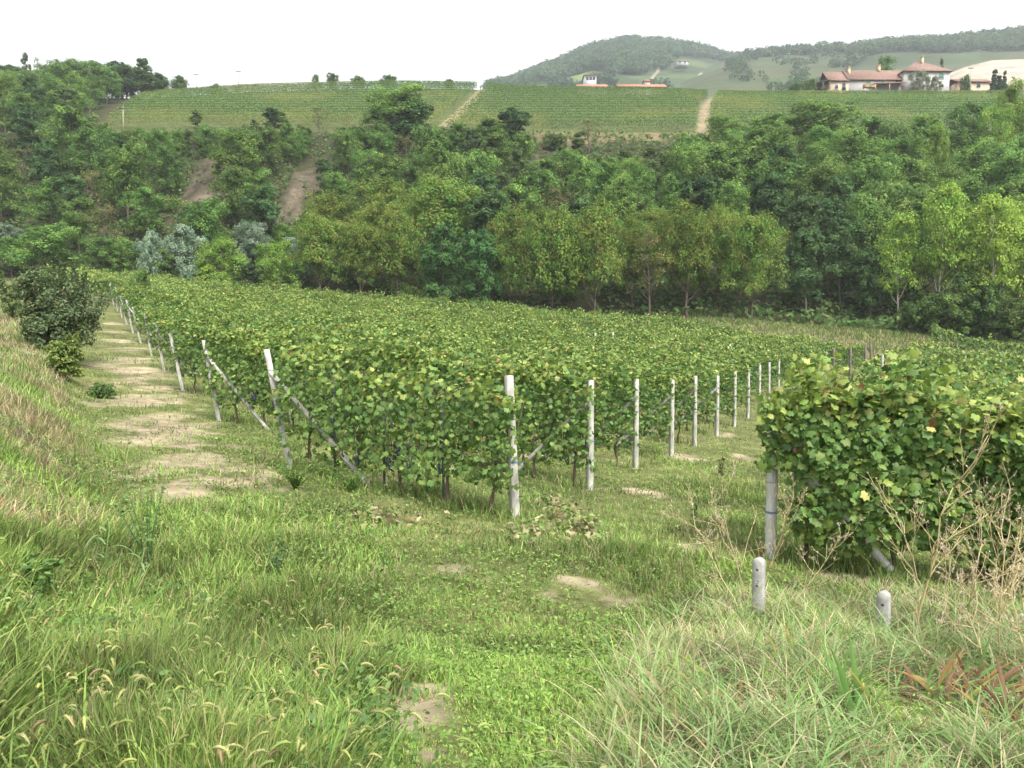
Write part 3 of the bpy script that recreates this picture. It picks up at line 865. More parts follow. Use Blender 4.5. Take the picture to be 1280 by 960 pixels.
# the small bush in the field on the left and bushes behind the left track
key_tree('bush', 179, 341, 62, 20)

def label_trees():
    cells = {}
    for e, kind, X, Y, h, label in TREES:
        if label: continue
        z = gz(X, Y)
        px, py = proj((X, Y, z + h * .6))
        d = Y - float(foot_y(X))
        if Y >= 209 and px > 235: band = 'on the vineyard skyline' if px < 700 else 'beside the farmhouse'
        elif px < 215 and Y > 150: band = 'in the wood on the left skyline'
        else:
            b = 'before the wood' if d < 5 else ('low on the slope' if d < 20 else ('midway up the slope' if d < 38 else 'atop the slope'))
            c = 'at far left' if px < 220 else 'near the bare scars' if px < 460 else 'below the left track' if px < 680 else 'below the middle vines' if px < 890 else 'below the farmhouse' if px < 1110 else 'at far right'
            if d < -4: b, c = 'standing alone', 'among the vine rows at left'
            band = b + ' ' + c
        cells.setdefault((kind, band), []).append((float(px), e))
    for (kind, band), lst in cells.items():
        lst.sort(key=lambda q: q[0])
        for i, (px, e) in enumerate(lst):
            e['label'] = (ADJ[kind] if len(lst) == 1 else ordinal(i) + ' ' + ADJ[kind] + ' from left') + ' ' + band
            e['group'] = {'bush': 'bushes on the slope and ridge'}.get(kind, 'trees of the valley wood' if 'skyline' not in band and 'farmhouse' != band[-9:] else 'trees on the skyline')
label_trees()

# ------------------------------------------------------------------ hillside vineyard rows
def hill_row(x0, x1, Y, seed, top):
    r = np.random.default_rng(seed)
    L = x1 - x0
    n = int(L * (150 if top else 60))
    s = r.uniform(x0, x1, n)
    hgt = (1.9 + .06 * fbm(s * .6, s * 0 + Y, 3)) * np.where(vnoise(s / 3.0, s * 0 + Y * 3.1, 8) < .06, .5, 1)
    u = np.where(r.random(n) < .3, r.uniform(.93, 1, n), r.random(n) ** .6)
    side = r.choice([-1, 1], n, p=[.75, .25])
    wv = .26 * np.sqrt(np.clip(1 - (u * 2 - 1) ** 4, .1, 1))
    y = Y + side * wv + r.normal(0, .06, n)
    z = H(s, np.full(n, Y)) + .35 + u * hgt
    tpn = (u > .9) * 1.0
    Nn = np.stack([r.normal(0, .35, n), side * .95 * (1 - .8 * tpn) + r.normal(0, .25, n), .1 + 1.0 * tpn + r.normal(0, .25, n)], 1)
    yel = fbm(s / 16.0, s * 0 + Y / 14.0, 33)
    c = pick([(.058, .125, .028), (.075, .15, .032), (.048, .10, .024)], n, r)
    yl = (smooth(.5, .66, yel) * .7)[:, None]
    c = c * (1 - yl) + np.array([.21, .22, .055]) * yl
    tp = smooth(.88, .93, u)[:, None] * .85
    c = c * (1 - tp) + np.array([.25, .36, .08]) * tp  # yellower young tops, plus bright top and shaded side painted in for row stripes
    m = MB(); leaves(m, np.stack([s, y, z], 1), Nn, r.standard_normal((n, 3)), r.uniform(.16, .27, n), 'diamond', c)
    return m
nrow = 17
blocks = {'left': [], 'middle': [], 'right': []}
for k in range(nrow):
    Y = 139.2 + k * 4.25
    xl = np.interp(Y, [138, 208], [-70, -94])
    t1 = track1_x(Y); t2 = float(track2_x(Y))
    if k >= 1: blocks['left'].append((xl, t1 - 1.3, Y))
    blocks['middle'].append((t1 + 1.3, t2 - 1.3, Y))
    blocks['right'].append((t2 + 1.3, .86 * Y, Y))
for bname, lst in blocks.items():
    for i, (x0, x1, Y) in enumerate(lst):
        m = hill_row(x0, x1, Y, 1000 + i * 3 + len(bname), i >= len(lst) - 2)
        o = m.build('vine_row', M['leaf'])
        where = {'left': 'left of both pale tracks', 'middle': 'between the two pale tracks', 'right': 'below the farmhouse'}[bname]
        tag(o, f'{ordinal(i)} row from the bottom of the hillside vineyard {where}', 'vine row', f'hillside vine rows {where}')

# ------------------------------------------------------------------ farm buildings
def gable_roof(mb, x0, x1, y0, y1, ze, zr, ov=.5, th=.18, hipr=False):
    ym = (y0 + y1) / 2
    a, b = x0 - ov, x1 + ov
    for s, ye in ((-1, y0 - ov), (1, y1 + ov)):
        drop = (zr - ze) / (ym - y0) * ov
        top = [(a, ye, ze - drop), (b, ye, ze - drop), (b, ym, zr), (a, ym, zr)]
        V = np.array(top + [(p[0], p[1], p[2] + th) for p in top])
        mb.add(V, [(0, 3, 2, 1) if s < 0 else (0, 1, 2, 3), (4, 5, 6, 7) if s < 0 else (7, 6, 5, 4), (0, 1, 5, 4), (1, 2, 6, 5), (3, 0, 4, 7)])
def hip_roof(mb, x0, x1, y0, y1, ze, zr, ov=.6, th=.2, ridge=0.25):
    xm = (x0 + x1) / 2; ym = (y0 + y1) / 2; rl = (x1 - x0) * ridge / 2
    B = [(x0 - ov, y0 - ov, ze), (x1 + ov, y0 - ov, ze), (x1 + ov, y1 + ov, ze), (x0 - ov, y1 + ov, ze)]
    V = B + [(p[0], p[1], p[2] + th) for p in B] + [(xm - rl, ym, zr), (xm + rl, ym, zr)]
    mb.add(V, [(3, 2, 1, 0), (0, 1, 5, 4), (1, 2, 6, 5), (2, 3, 7, 6), (3, 0, 4, 7), (4, 5, 9, 8), (6, 7, 8, 9)])
    mb.F.append(np.array([[5, 6, 9], [7, 4, 8]]) + mb.n - 10)

def part(name, mat, parent, fn, smoothed=False):
    m = MB(); fn(m)
    return m.build(name, M[mat], parent, smoothed)

def window(parent, x, y, z, wd, ht, shut=False, name='window'):
    fr = part(name, 'greyplaster', parent, lambda m: [box(m, (x, y - .03, z + ht / 2 + .05), (wd + .24, .12, .1)), box(m, (x, y - .05, z - ht / 2 - .05), (wd + .3, .18, .1)),
                                                       box(m, (x - wd / 2 - .06, y - .03, z), (.12, .12, ht)), box(m, (x + wd / 2 + .06, y - .03, z), (.12, .12, ht))])
    part('pane', 'glass', fr, lambda m: box(m, (x, y - .02, z), (wd, .06, ht)))
    if shut:
        for s in (-1, 1):
            part('shutter', 'shutter', fr, lambda m: [box(m, (x + s * wd * .25, y - .1, z), (wd * .49, .05, ht))] + [box(m, (x + s * wd * .25, y - .135, z - ht / 2 + .1 + i * ht / 8), (wd * .42, .03, ht / 16)) for i in range(8)])
    return fr

def chimney(parent, x, y, z0, z1, s=.6):
    def f(m):
        box(m, (x, y, (z0 + z1) / 2), (s, s, z1 - z0)); box(m, (x, y, z1 + .05), (s + .2, s + .2, .1)); box(m, (x, y, z1 + .22), (s * .8, s * .8, .22)); box(m, (x, y, z1 + .38), (s + .15, s + .15, .08))
    part('chimney', 'brick', parent, f)

YH = 216.0
ZH = 69.6
def wx(px, Y=YH): return (px - 640) / F * Y
farm = empty('farmhouse', (wx(1118), YH, ZH), 'long white farmhouse with red tiled roofs on the ridge above the vineyard', 'farmhouse')
def lx(px): return wx(px) - wx(1118)
xa, xb, xc, xd = lx(1031), lx(1055), lx(1121), lx(1177)
part('wall', 'brick', farm, lambda m: box(m, ((xa + xb) / 2, 3.5, -.4), (xb - xa - .02, 7, 5.6)))
part('wall', 'plaster', farm, lambda m: box(m, ((xb + xc) / 2, 3.5, -.05), (xc - xb, 7.0, 6.3)))
part('wall', 'plaster', farm, lambda m: box(m, ((xc + xd) / 2 + .01, 3.7, .75), (xd - xc, 9.0, 7.9)))
rf = part('roof', 'roof', farm, lambda m: gable_roof(m, xa, xb - .3, 0, 7, 2.8, 5.85))
rf2 = part('roof', 'roof', farm, lambda m: gable_roof(m, xb + .1, xc + 1.0, 0, 7, 3.05, 6.3))
chimney(rf2, lx(1052) + 1.6, 2.4, 4.4, 6.6, .7); chimney(rf2, lx(1098), 3.0, 5.6, 7.4, .7)
rf3 = part('roof', 'roof', farm, lambda m: hip_roof(m, xc, xd, -.8, 8.2, 4.6, 8.9, ridge=.12))
chimney(rf3, lx(1151), 2.6, 7.2, 9.5, .6)
for px in (1079, 1097): window(farm, lx(px), 0, 2.05, 1.1, 1.2, True)
window(farm, lx(1116), 0, 2.2, 1.5, 1.3)
window(farm, lx(1130), -.8, 3.4, 1.1, 1.5, True); window(farm, lx(1149), -.8, 3.5, 1.1, 1.5, True); window(farm, lx(1167), -.8, 3.55, 1.1, 1.4, True)
window(farm, lx(1167), -.8, .95, 1.2, .8); window(farm, lx(1140), -.8, .7, 1.1, 1.3)
window(farm, lx(1049), 0, .9, .9, 1.8, False, 'door'); window(farm, lx(1040), 0, .9, .8, 1.0)
pr = part('porch_roof', 'brightroof', farm, lambda m: m.add([(lx(1082), -2.6, .9), (lx(1119.5), -2.6, 1.2), (lx(1119.5), -.06, 1.75), (lx(1082), -.06, 1.45),
                                                             (lx(1082), -2.6, 1.08), (lx(1119.5), -2.6, 1.38), (lx(1119.5), -.06, 1.93), (lx(1082), -.06, 1.63)],
                                                            [(0, 3, 2, 1), (4, 5, 6, 7), (0, 1, 5, 4), (1, 2, 6, 5), (2, 3, 7, 6), (3, 0, 4, 7)]))
for px in (1083, 1100, 1118.5): part('porch_post', 'timber', farm, lambda m: box(m, (lx(px), -2.45, -.1 + (px - 1083) * .006), (.2, .2, 2.0)))
for px, hh in ((1072, .9), (1079, .75)):
    e = empty('wooden_crate', (wx(px), YH - 2.2, ZH), 'orange timber stack beside the white farmhouse wall, ' + ('left one' if px < 1075 else 'right one'), 'timber stack', 'timber stacks at the farmhouse')
    part('timber_boards', 'timber', e, lambda m: [box(m, (0, 0, .1 + i * .22), (1.35, 1.0, .17)) for i in range(int(hh / .2))])
    part('bearer', 'iron', e, lambda m: [box(m, (s * .5, 0, -.1), (.12, .9, .2)) for s in (-1, 1)])
shed = empty('open_shed', (wx(1022), YH, ZH), 'low dark lean-to shed at the left end of the farmhouse', 'shed')
part('roof', 'iron', shed, lambda m: m.add([(-2.2, -1, 1.6), (1.9, -1, 2.5), (1.9, 4, 2.5), (-2.2, 4, 1.6), (-2.2, -1, 1.72), (1.9, -1, 2.62), (1.9, 4, 2.62), (-2.2, 4, 1.72)],
                                           [(0, 3, 2, 1), (4, 5, 6, 7), (0, 1, 5, 4), (1, 2, 6, 5), (2, 3, 7, 6), (3, 0, 4, 7)]))
for x in (-2, 0, 1.7): part('post', 'oldwood', shed, lambda m: box(m, (x, -.8, .7 + .2 * (x + 2) * .5), (.18, .18, 2.0)))
part('back_wall', 'oldwood', shed, lambda m: box(m, (-.1, 3.6, .8), (4.0, .12, 1.7)))

def small_house(name, px0, px1, py_eave, py_ridge, Y, depth, wallmat, roofmat, label, wins=(), hip=False, base=None, turret=None):
    x0, x1 = wx(px0, Y), wx(px1, Y)
    ze = zat(py_eave, Y); zr = zat(py_ridge, Y)
    zb = ze - 5.5 if base is None else base
    xm = (x0 + x1) / 2
    e = empty(name, (xm, Y, zb), label, 'house')
    part('wall', wallmat, e, lambda m: box(m, (0, depth / 2, (ze - zb) / 2), (x1 - x0, depth, ze - zb)))
    rf = part('roof', roofmat, e, lambda m: (hip_roof if hip else gable_roof)(m, x0 - xm, x1 - xm, 0, depth, ze - zb + .02, zr - zb))
    for px, py, wd, ht in wins:
        window(e, wx(px, Y) - xm, 0, zat(py, Y) - zb, wd, ht)
    return e, rf
e, rf = small_house('outbuilding', 1190, 1229, 102, 95, 222, 6, 'brick', 'roof', 'low outbuilding with a red roof right of the farmhouse', wins=((1203, 107, 1, 1), (1215, 107, 1, 1)))
e, rf = small_house('red_roofed_house', 722, 757, 109, 101, 262, 8, 'plaster', 'brightroof', 'house showing only its orange roof above the vineyard skyline, left of the pair')
chimney(rf, 2, 4, 4.5, 7.2, .5)
e, rf = small_house('red_roofed_house', 772, 829, 108.5, 101, 262, 8, 'plaster', 'brightroof', 'long orange roof with a roof lantern above the vineyard skyline')
lan = part('roof_lantern', 'brightroof', rf, lambda m: hip_roof(m, 1.0, 3.2, 3.0, 5.0, 8.3, 9.1, .3, .1, .2))
part('lantern_wall', 'plaster', rf, lambda m: box(m, (2.1, 4, 7.4), (2.0, 1.8, 1.9)))
e, rf = small_house('villa', 729, 744, 95, 93, 400, 8, 'greyplaster', 'brightroof', 'grey villa with a flat hipped roof above the orange roofs', wins=((733, 98, 1.2, 1.4), (737, 98, 1.2, 1.4), (741, 98, 1.2, 1.4)), hip=True, base=zat(112, 400))
e, rf = small_house('white_house', 843, 857, 76.5, 74.3, 730, 9, 'plaster', 'brightroof', 'small white house on the saddle of the far hill', wins=((847, 78, 1.6, 1.6), (853, 78, 1.6, 1.6)), hip=True, base=zat(82, 730))
e, rf = small_house('ridge_house', 993, 1010, 62, 56, 752, 10, 'orangeplaster', 'brightroof', 'ochre house half hidden by trees on the distant ridge', wins=((998, 64, 1.5, 1.8), (1005, 64, 1.5, 1.8)), hip=True, base=zat(76, 752))

# utility poles
for px, top, bot, Y, lab in [(303, 88, 108, 211, 'thin utility pole on the skyline of the left vineyard'), (160, 133, 154, 141, 'short utility pole at the left edge of the hillside vineyard'), (1205, 84, 108, 211, 'pale utility pole right of the farmhouse'),
                             (251, 92, 108, 214, 'faint utility pole on the skyline near the left wood')]:
    X = wx(px, Y); z0 = gz(X, Y); zt = zat(top, Y)
    e = empty('utility_pole', (X, Y, z0), lab, 'utility pole', 'utility poles')
    part('pole', 'palebark', e, lambda m: tube(m, [(0, 0, -.3), (0, 0, (zt - z0) / 2), (0, 0, zt - z0)], [.11, .09, .07], 8))
    part('crossarm', 'iron', e, lambda m: [box(m, (0, -.12, zt - z0 - .35), (1.3, .1, .12))] + [tube(m, [(q, -.12, zt - z0 - .29), (q, -.12, zt - z0 - .08)], .05, 6) for q in (-.55, 0, .55)])
# ------------------------------------------------------------------ air
hz_m, hN, hL = new_mat('haze_material')
hz_m.cycles.homogeneous_volume = True
pv = hN.new('ShaderNodeVolumePrincipled')
pv.inputs['Color'].default_value = (.86, .92, 1.0, 1)
pv.inputs['Density'].default_value = 0.00027
pv.inputs['Anisotropy'].default_value = 0.2
ho = hN.new('ShaderNodeOutputMaterial'); hL.new(pv.outputs[0], ho.inputs['Volume'])
hb_ = MB(); box(hb_, (200, 600, 205), (2600, 1500, 490))
tag(hb_.build('haze', hz_m), 'pale summer haze filling the valley air', 'haze', kind='stuff')

# ------------------------------------------------------------------ vine rows of the field
PERP = np.array([-U[1], U[0]])           # points away from the camera
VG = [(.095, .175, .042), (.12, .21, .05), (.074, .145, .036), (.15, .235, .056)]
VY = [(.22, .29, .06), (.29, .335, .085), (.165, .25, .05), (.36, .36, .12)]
def foliage(A, B, dens, size, shape, r, hb=.5, ht=2.0, hw=.30, top=.26, wild=.16, origin=(0, 0, 0), darker=1.0, tip=.0):
    L = np.linalg.norm(B - A); n = int(L * dens)
    s = r.uniform(-.12 if dens in (640, 1900) else -.4, L + .12, n)
    xy0 = A + U * s[:, None]
    nb = fbm(s * .8, xy0[:, 1] * 0 + A[1], 5, 3) - .5
    prof_h = ht + 1.0 * nb
    prof_b = hb + .55 * (fbm(s * 1.5, s * 0 + A[1] * 2, 6, 2) - .5)
    kind = r.random(n)
    istop = kind < top
    side = np.where(r.random(n) < .62, -1.0, 1.0)
    u = np.where(istop, 1.0, r.random(n) ** .8)
    th = hw * (.45 + 1.1 * fbm(s * 1.6, u * 2.6 + A[1], 8, 3)) * np.sqrt(np.clip(1 - np.abs(u * 2 - 1.05) ** 5, .15, 1))
    dep = np.clip(r.exponential(.07, n), 0, .4)
    off = side * np.maximum(th - dep, -.05)
    off = np.where(istop, r.uniform(-1, 1, n) * hw * 1.0, off)
    z = prof_b + (prof_h - prof_b) * u
    lift = np.where(istop, r.normal(.02, .07, n) + (r.random(n) < wild * smooth(.4, .62, fbm(s * 2.6, s * 0 + A[1] * 5, 19)) * 2) * r.uniform(.05, .45, n), 0)
    z = z + lift - np.where(istop, (np.abs(off) / hw) ** 2 * .12, 0)
    xy = xy0 + PERP * off[:, None]
    C = np.stack([xy[:, 0], xy[:, 1], H(xy0[:, 0], xy0[:, 1]) + z], 1) + r.normal(0, .02, (n, 3))
    out = np.stack([PERP[0] * side, PERP[1] * side, np.zeros(n)], 1)
    Nn = np.where(istop[:, None], out * .35 + np.array([0, 0, .8]), out * .85 + np.array([0, 0, .42])) + .6 * r.standard_normal((n, 3))
    T = np.array([0, 0, -1.0]) + .6 * r.standard_normal((n, 3)) + np.where(istop[:, None], out * .8, 0)
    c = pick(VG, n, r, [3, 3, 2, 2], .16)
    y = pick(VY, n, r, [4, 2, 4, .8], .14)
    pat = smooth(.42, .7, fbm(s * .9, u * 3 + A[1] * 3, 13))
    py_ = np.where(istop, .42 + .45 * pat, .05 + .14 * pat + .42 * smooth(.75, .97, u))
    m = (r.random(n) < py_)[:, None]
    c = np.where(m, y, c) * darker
    brown = (r.random(n) < .004 + (.05 if dens > 1500 else .012) * istop)[:, None]
    c = np.where(brown, pick([(.22, .12, .05), (.16, .08, .035)], n, r), c)
    if dens > 1500:
        k_ = ~((s < .22) & (u < .5) & ~istop)
        C, Nn, T, c = C[k_], Nn[k_], T[k_], c[k_]; n = len(C)
    mb = MB()
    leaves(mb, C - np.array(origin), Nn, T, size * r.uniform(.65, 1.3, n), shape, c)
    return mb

def grape_mesh(seed):
    r = np.random.default_rng(seed)
    m = MB()
    bm_pts = []
    for i in range(34):
        t = (i + .5) / 34
        rad = .048 * (1 - t) ** .6 + .006
        a = i * 2.4 + r.uniform(-.3, .3)
        bm_pts.append((math.cos(a) * rad, math.sin(a) * rad, -.02 - .17 * t))
    la, lo = 4, 6
    V = []; Fq = []
    for i in range(la + 1):
        for j in range(lo):
            th = math.pi * i / la; ph = 2 * math.pi * j / lo
            V.append((math.sin(th) * math.cos(ph), math.sin(th) * math.sin(ph), math.cos(th)))
    for i in range(la):
        for j in range(lo):
            Fq.append((i * lo + j, (i + 1) * lo + j, (i + 1) * lo + (j + 1) % lo, i * lo + (j + 1) % lo))
    V = np.array(V)
    for p in bm_pts: m.add(V * r.uniform(.0105, .0135) + np.array(p), Fq)
    tube(m, [(0, 0, .07), (0.004, 0, .03), (0, 0, -.1)], .003, 5)
    return m.build('grape_bunch', M['grape'], link=False, smoothed=True)
GRAPES = [grape_mesh(i) for i in range(3)]
def trunk_mesh(seed):
    r = np.random.default_rng(seed)
    m = MB()
    p = np.array([[0, 0, -.08], [r.normal(0, .02), r.normal(0, .02), .2], [r.normal(0, .025), r.normal(0, .02), .45], [r.normal(0, .03), r.normal(0, .02), .72], [.03, 0, .86]])
    tube(m, p, [.034, .028, .024, .024, .018], 7)
    for s in (-1, 1):
        q = p[-2] + np.array([[0, 0, 0], [s * .12, r.normal(0, .02), .1], [s * .3, r.normal(0, .03), .12], [s * .52, r.normal(0, .03), .1]])
        tube(m, q, [.018, .015, .012, .008], 6)
    for k in range(5):
        b = p[-2] + np.array([r.uniform(-.45, .45), 0, .1])
        tube(m, [b, b + np.array([r.normal(0, .06), r.normal(0, .08), .45]), b + np.array([r.normal(0, .12), r.normal(0, .12), .95])], [.007, .006, .004], 5)
    return m.build('trunk', M['vinebark'], link=False, smoothed=True)
TRUNKS = [trunk_mesh(i) for i in range(5)]

def make_row(A, B, k, label, group, dens, size, shape, trunks=0, grapes=0, wires=False, **kw):
    r = np.random.default_rng(500 + k)
    org = (A[0], A[1], gz(*A))
    near = trunks > 0 or wires
    mb = foliage(A, B, dens, size, shape, r, origin=org, **kw)
    if not near:
        o = mb.build('vine_row', M['leaf']); o.location = org
        return tag(o, label, 'vine row', group)
    e = empty('vine_row', org, label, 'vine row', group)
    mb.build('foliage', M['leaf'], e)
    L = np.linalg.norm(B - A)
    ang = math.atan2(U[1], U[0])
    if trunks:
        ss = np.arange(.45, L, trunks)
        for s in ss:
            p = A + U * (s + r.uniform(-.1, .1))
            o = link_mesh('trunk', TRUNKS[int(r.integers(5))], e)
            o.location = (p[0] - org[0], p[1] - org[1], gz(*p) - org[2]); o.rotation_euler = (0, 0, ang + (math.pi if r.random() < .5 else 0) + r.normal(0, .1))
            o.scale = (1, 1, r.uniform(.9, 1.05))
    if grapes:
        n = min(95, int(L * grapes))
        for i in range(n):
            s = r.uniform(.2, L - .1); sd = -1 if r.random() < .75 else 1
            p = A + U * s + PERP * sd * r.uniform(.08, .26)
            o = link_mesh('grape_bunch', GRAPES[int(r.integers(3))], e)
            o.location = (p[0] - org[0], p[1] - org[1], gz(*(A + U * s)) - org[2] + r.uniform(.5, .86))
            o.rotation_euler = (r.normal(0, .1), r.normal(0, .1), r.uniform(0, 6)); q = r.uniform(.85, 1.2); o.scale = (q, q, q)
    if wires:
        for hgt in (.82, 1.25, 1.7):
            m = MB()
            tt = np.linspace(0, 1, 8)
            P = np.array([[*(A + (B - A) * t - np.array(org[:2])), gz(*(A + (B - A) * t)) + hgt - org[2]] for t in tt])
            tube(m, P, .0022, 5)
            m.build('trellis_wire', M['wire'], e)
    return e

for k, (A, B) in enumerate(rows):
    dY = B[1]
    lab = f'{ordinal(k)} long vine row of the field counted back from the nearest' if k else 'short nearest vine row between the leaning post and the white end post'
    grp = 'vine rows of the field'
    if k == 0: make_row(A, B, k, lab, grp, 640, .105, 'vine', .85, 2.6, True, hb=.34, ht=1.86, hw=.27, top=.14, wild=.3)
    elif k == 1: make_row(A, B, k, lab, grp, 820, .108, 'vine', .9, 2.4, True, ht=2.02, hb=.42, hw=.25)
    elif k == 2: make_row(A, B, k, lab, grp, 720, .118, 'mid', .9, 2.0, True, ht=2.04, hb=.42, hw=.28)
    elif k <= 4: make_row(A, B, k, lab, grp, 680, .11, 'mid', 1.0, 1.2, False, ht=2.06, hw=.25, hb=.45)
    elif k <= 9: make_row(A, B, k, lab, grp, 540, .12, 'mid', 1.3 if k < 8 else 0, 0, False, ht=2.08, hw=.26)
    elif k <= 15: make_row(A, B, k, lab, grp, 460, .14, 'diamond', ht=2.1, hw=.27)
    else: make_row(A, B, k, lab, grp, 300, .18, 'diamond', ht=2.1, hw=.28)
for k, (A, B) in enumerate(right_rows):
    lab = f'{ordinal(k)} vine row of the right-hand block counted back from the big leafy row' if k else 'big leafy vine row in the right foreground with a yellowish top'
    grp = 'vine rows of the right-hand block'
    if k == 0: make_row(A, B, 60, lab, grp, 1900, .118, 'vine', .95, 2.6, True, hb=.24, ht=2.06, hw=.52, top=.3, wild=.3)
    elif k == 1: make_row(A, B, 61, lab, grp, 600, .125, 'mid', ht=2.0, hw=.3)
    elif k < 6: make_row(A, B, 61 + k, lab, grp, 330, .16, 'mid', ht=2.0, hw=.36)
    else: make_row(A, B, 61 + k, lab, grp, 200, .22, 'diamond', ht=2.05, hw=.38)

# more rows in the far left field, beyond the lane
for k, (px0, px1, py0, py1, Y) in enumerate([(95, 250, 345, 352, 76), (100, 262, 351, 358, 71), (84, 232, 339, 345, 82), (60, 214, 334, 340, 88)]):
    A = np.array([wx(px0, Y + 4), Y + 4]); B = np.array([wx(px1, Y - 2), Y - 2])
    d_ = unit(B - A); oldU, oldP = U, PERP
    U = d_; PERP = np.array([-d_[1], d_[0]])
    make_row(A, B, 90 + k, f'{ordinal(k)} yellowish vine row beyond the lane at far left', 'vine rows beyond the lane', 200, .27, 'diamond', ht=1.9, hw=.5)
    U, PERP = oldU, oldP

# ------------------------------------------------------------------ posts
def band(m, c, w, ax=None, th=.008, hgt=.012, rz=0.0):
    box(m, c, (w + 2 * th, w + 2 * th, hgt), rz)
def trellis_post(px, py, Y, top, w, label, mat='concrete', group='concrete trellis end posts', brace=None, bands=(), blue=(), rz=.5, depth=None, XY=None):
    if XY is None: X = (px - 640) / F * Y
    else: X, Y = XY
    z0 = gz(X, Y)
    P = np.asarray(top, float)
    e = empty('trellis_post', (X, Y, z0), label, 'post', group)
    m = MB(); prism(m, (0, 0, -.25), P, w * 1.1, w, .012, rz); m.build('shaft', M[mat], e)
    for t in bands:
        m = MB(); q = P * t
        tube(m, [q + .64 * w * np.array([math.cos(a + rz + .785), math.sin(a + rz + .785), 0]) * 1.12 for a in np.linspace(0, 2 * math.pi, 5)], .004, 5, cap=False)
        m.build('wire_tie', M['wire'], e)
    for t in blue:
        m = MB(); q = P * t
        for dz in (0, .015):
            tube(m, [q + np.array([0, 0, dz]) + .66 * w * np.array([math.cos(a + rz + .785), math.sin(a + rz + .785), 0]) * 1.12 for a in np.linspace(0, 2 * math.pi, 5)], .006, 5, cap=False)
        m.build('twine_tie', M['blue'], e)
    if brace:
        t, dirv, ln, bw = brace
        b1 = P * t + np.array([0, -w * .2, 0]); gx_, gy_ = X + dirv[0] * ln, Y + dirv[1] * ln
        b0 = np.array([dirv[0] * ln, dirv[1] * ln, gz(gx_, gy_) - z0 - .1])
        m = MB(); prism(m, b0, b1 + .06 * unit(b1 - b0), bw, bw, .008, rz); br = m.build('brace', M[mat], e)
        m = MB(); q = b1
        tube(m, [q + bw * .85 * np.array([math.cos(a), math.sin(a) * .9, math.sin(a) * .4]) for a in np.linspace(0, 2 * math.pi, 9)], .004, 5, cap=False)
        m.build('wire_tie', M['wire'], br)
    return e
# the leaning end post at the left of the nearest row
A0, B0 = rows[0]
trellis_post(0, 0, 0, (-.46, .12, 2.0), .095, 'pale concrete end post leaning left with a long diagonal brace', XY=A0, brace=(.80, U, 1.75, .075), bands=(.83, .62, .45), blue=(.42,), rz=.25)
trellis_post(0, 0, 0, (-.10, 0, 2.02), .105, 'tall white concrete post at the right end of the nearest short row', XY=B0, bands=(.78, .44), blue=(.40,), rz=.42)
A1, B1 = rows[1]
trellis_post(0, 0, 0, (0.01, .02, 2.0), .105, 'concrete post with a bright blue tie and diagonal brace, second from the left end', XY=B1 + np.array([0, -.08]), brace=(.82, -U, 1.7, .075), bands=(.86, .72, .46, .2), blue=(.44, ), rz=.45)
names3 = ['grey concrete post with a leafy top, third end post along the lane edge', 'stained brownish concrete post hidden by leaves, fourth end post', 'pale concrete post standing clear of the leaves, fifth end post']
for k in range(2, 14):
    A, B = rows[k]
    lab = names3[k - 2] if k < 5 else f'{ordinal(k)} concrete end post receding along the grassy alley'
    trellis_post(0, 0, 0, (.01, 0, 2.04 if k != 4 else 2.12), .1, lab, XY=B + np.array([0.02, -.1]), brace=(.8, -U, 1.7, .075) if k < 6 else None, bands=(.7, .4, .2) if k < 6 else (.5,), blue=(.48,) if k in (4, 5, 6, 7) else (), rz=.4)
for k in range(14, 19):
    A, B = rows[k - 1]
    trellis_post(0, 0, 0, (rng.normal(0, .08), 0, 2.35), .12, f'{ordinal(k - 14)} dark weathered wooden post beyond the concrete posts', 'oldwood', 'dark wooden posts at the far end of the alley', XY=B + np.array([0.3, -.5]), bands=(.6,), blue=(.55,) if k < 17 else ())
for k in range(1, 17):
    A, B = rows[k]
    if CLIPPED[k]: continue
    br = (.8, U, 1.7, .07) if k in (1, 3, 6) else None
    trellis_post(0, 0, 0, (-.4 + rng.normal(0, .09), .1, 1.9 + rng.normal(0, .05)), .095, ('slanting concrete post of the second row, its brace half hidden by leaves' if k == 1 else f'{ordinal(k)} slanting concrete post back along the sandy lane'), group='slanting concrete posts along the sandy lane',
                 XY=A + np.array([-.05, -.05]), brace=br, bands=(.6, .3) if k < 5 else (), rz=.25)
A, B = right_rows[0]
trellis_post(0, 0, 0, (.02, 0, 2.0), .105, 'pale concrete end post half buried in the big leafy row at right', mat='litconcrete', XY=A + np.array([-.08, -.05]), brace=(.78, U, 1.6, .08), bands=(.5,), blue=(.3,), rz=.5)
# thin metal stakes inside the nearest rows
for j, (k, s) in enumerate([(0, .9), (0, 1.9), (0, 3.0), (1, 2.3), (1, 4.4), (1, 6.4), (1, 8.3), (2, 6), (2, 9.5), (2, 13)]):
    A, B = rows[k]; p = A + U * s
    e = empty('vine_stake', (p[0], p[1], gz(*p)), f'{ordinal([0, 1, 2, 0, 1, 2, 3, 0, 1, 2][j])} grey metal stake from left inside the {["nearest", "second", "third"][k]} vine row', 'stake', 'metal stakes inside the vine rows')
    m = MB(); box(m, (0, 0, .8), (.035, .004, 1.8), .4); box(m, (.014, .012, .8), (.004, .028, 1.8), .4); m.build('profile', M['metal'], e)
    m = MB()
    for q in np.linspace(.4, 1.6, 7): box(m, (0, -.012, q), (.012, .012, .02), .4)
    m.build('wire_hook', M['wire'], e)
# distant lone posts standing above the vines
for j, (px, top, Y) in enumerate([(715, 409, 52), (735, 415, 50), (744, 416, 50), (766, 415, 49), (912, 430, 47), (1103, 443, 44)]):
    X = wx(px, Y); z0 = gz(X, Y)
    e = trellis_post(0, 0, 0, (0, 0, max(1.6, zat(top, Y) - z0)), .09, f'{ordinal(j)} small pale post from left standing up out of the vine canopy', group='pale posts standing out of the vine canopy', XY=(X, Y), bands=(.9,))

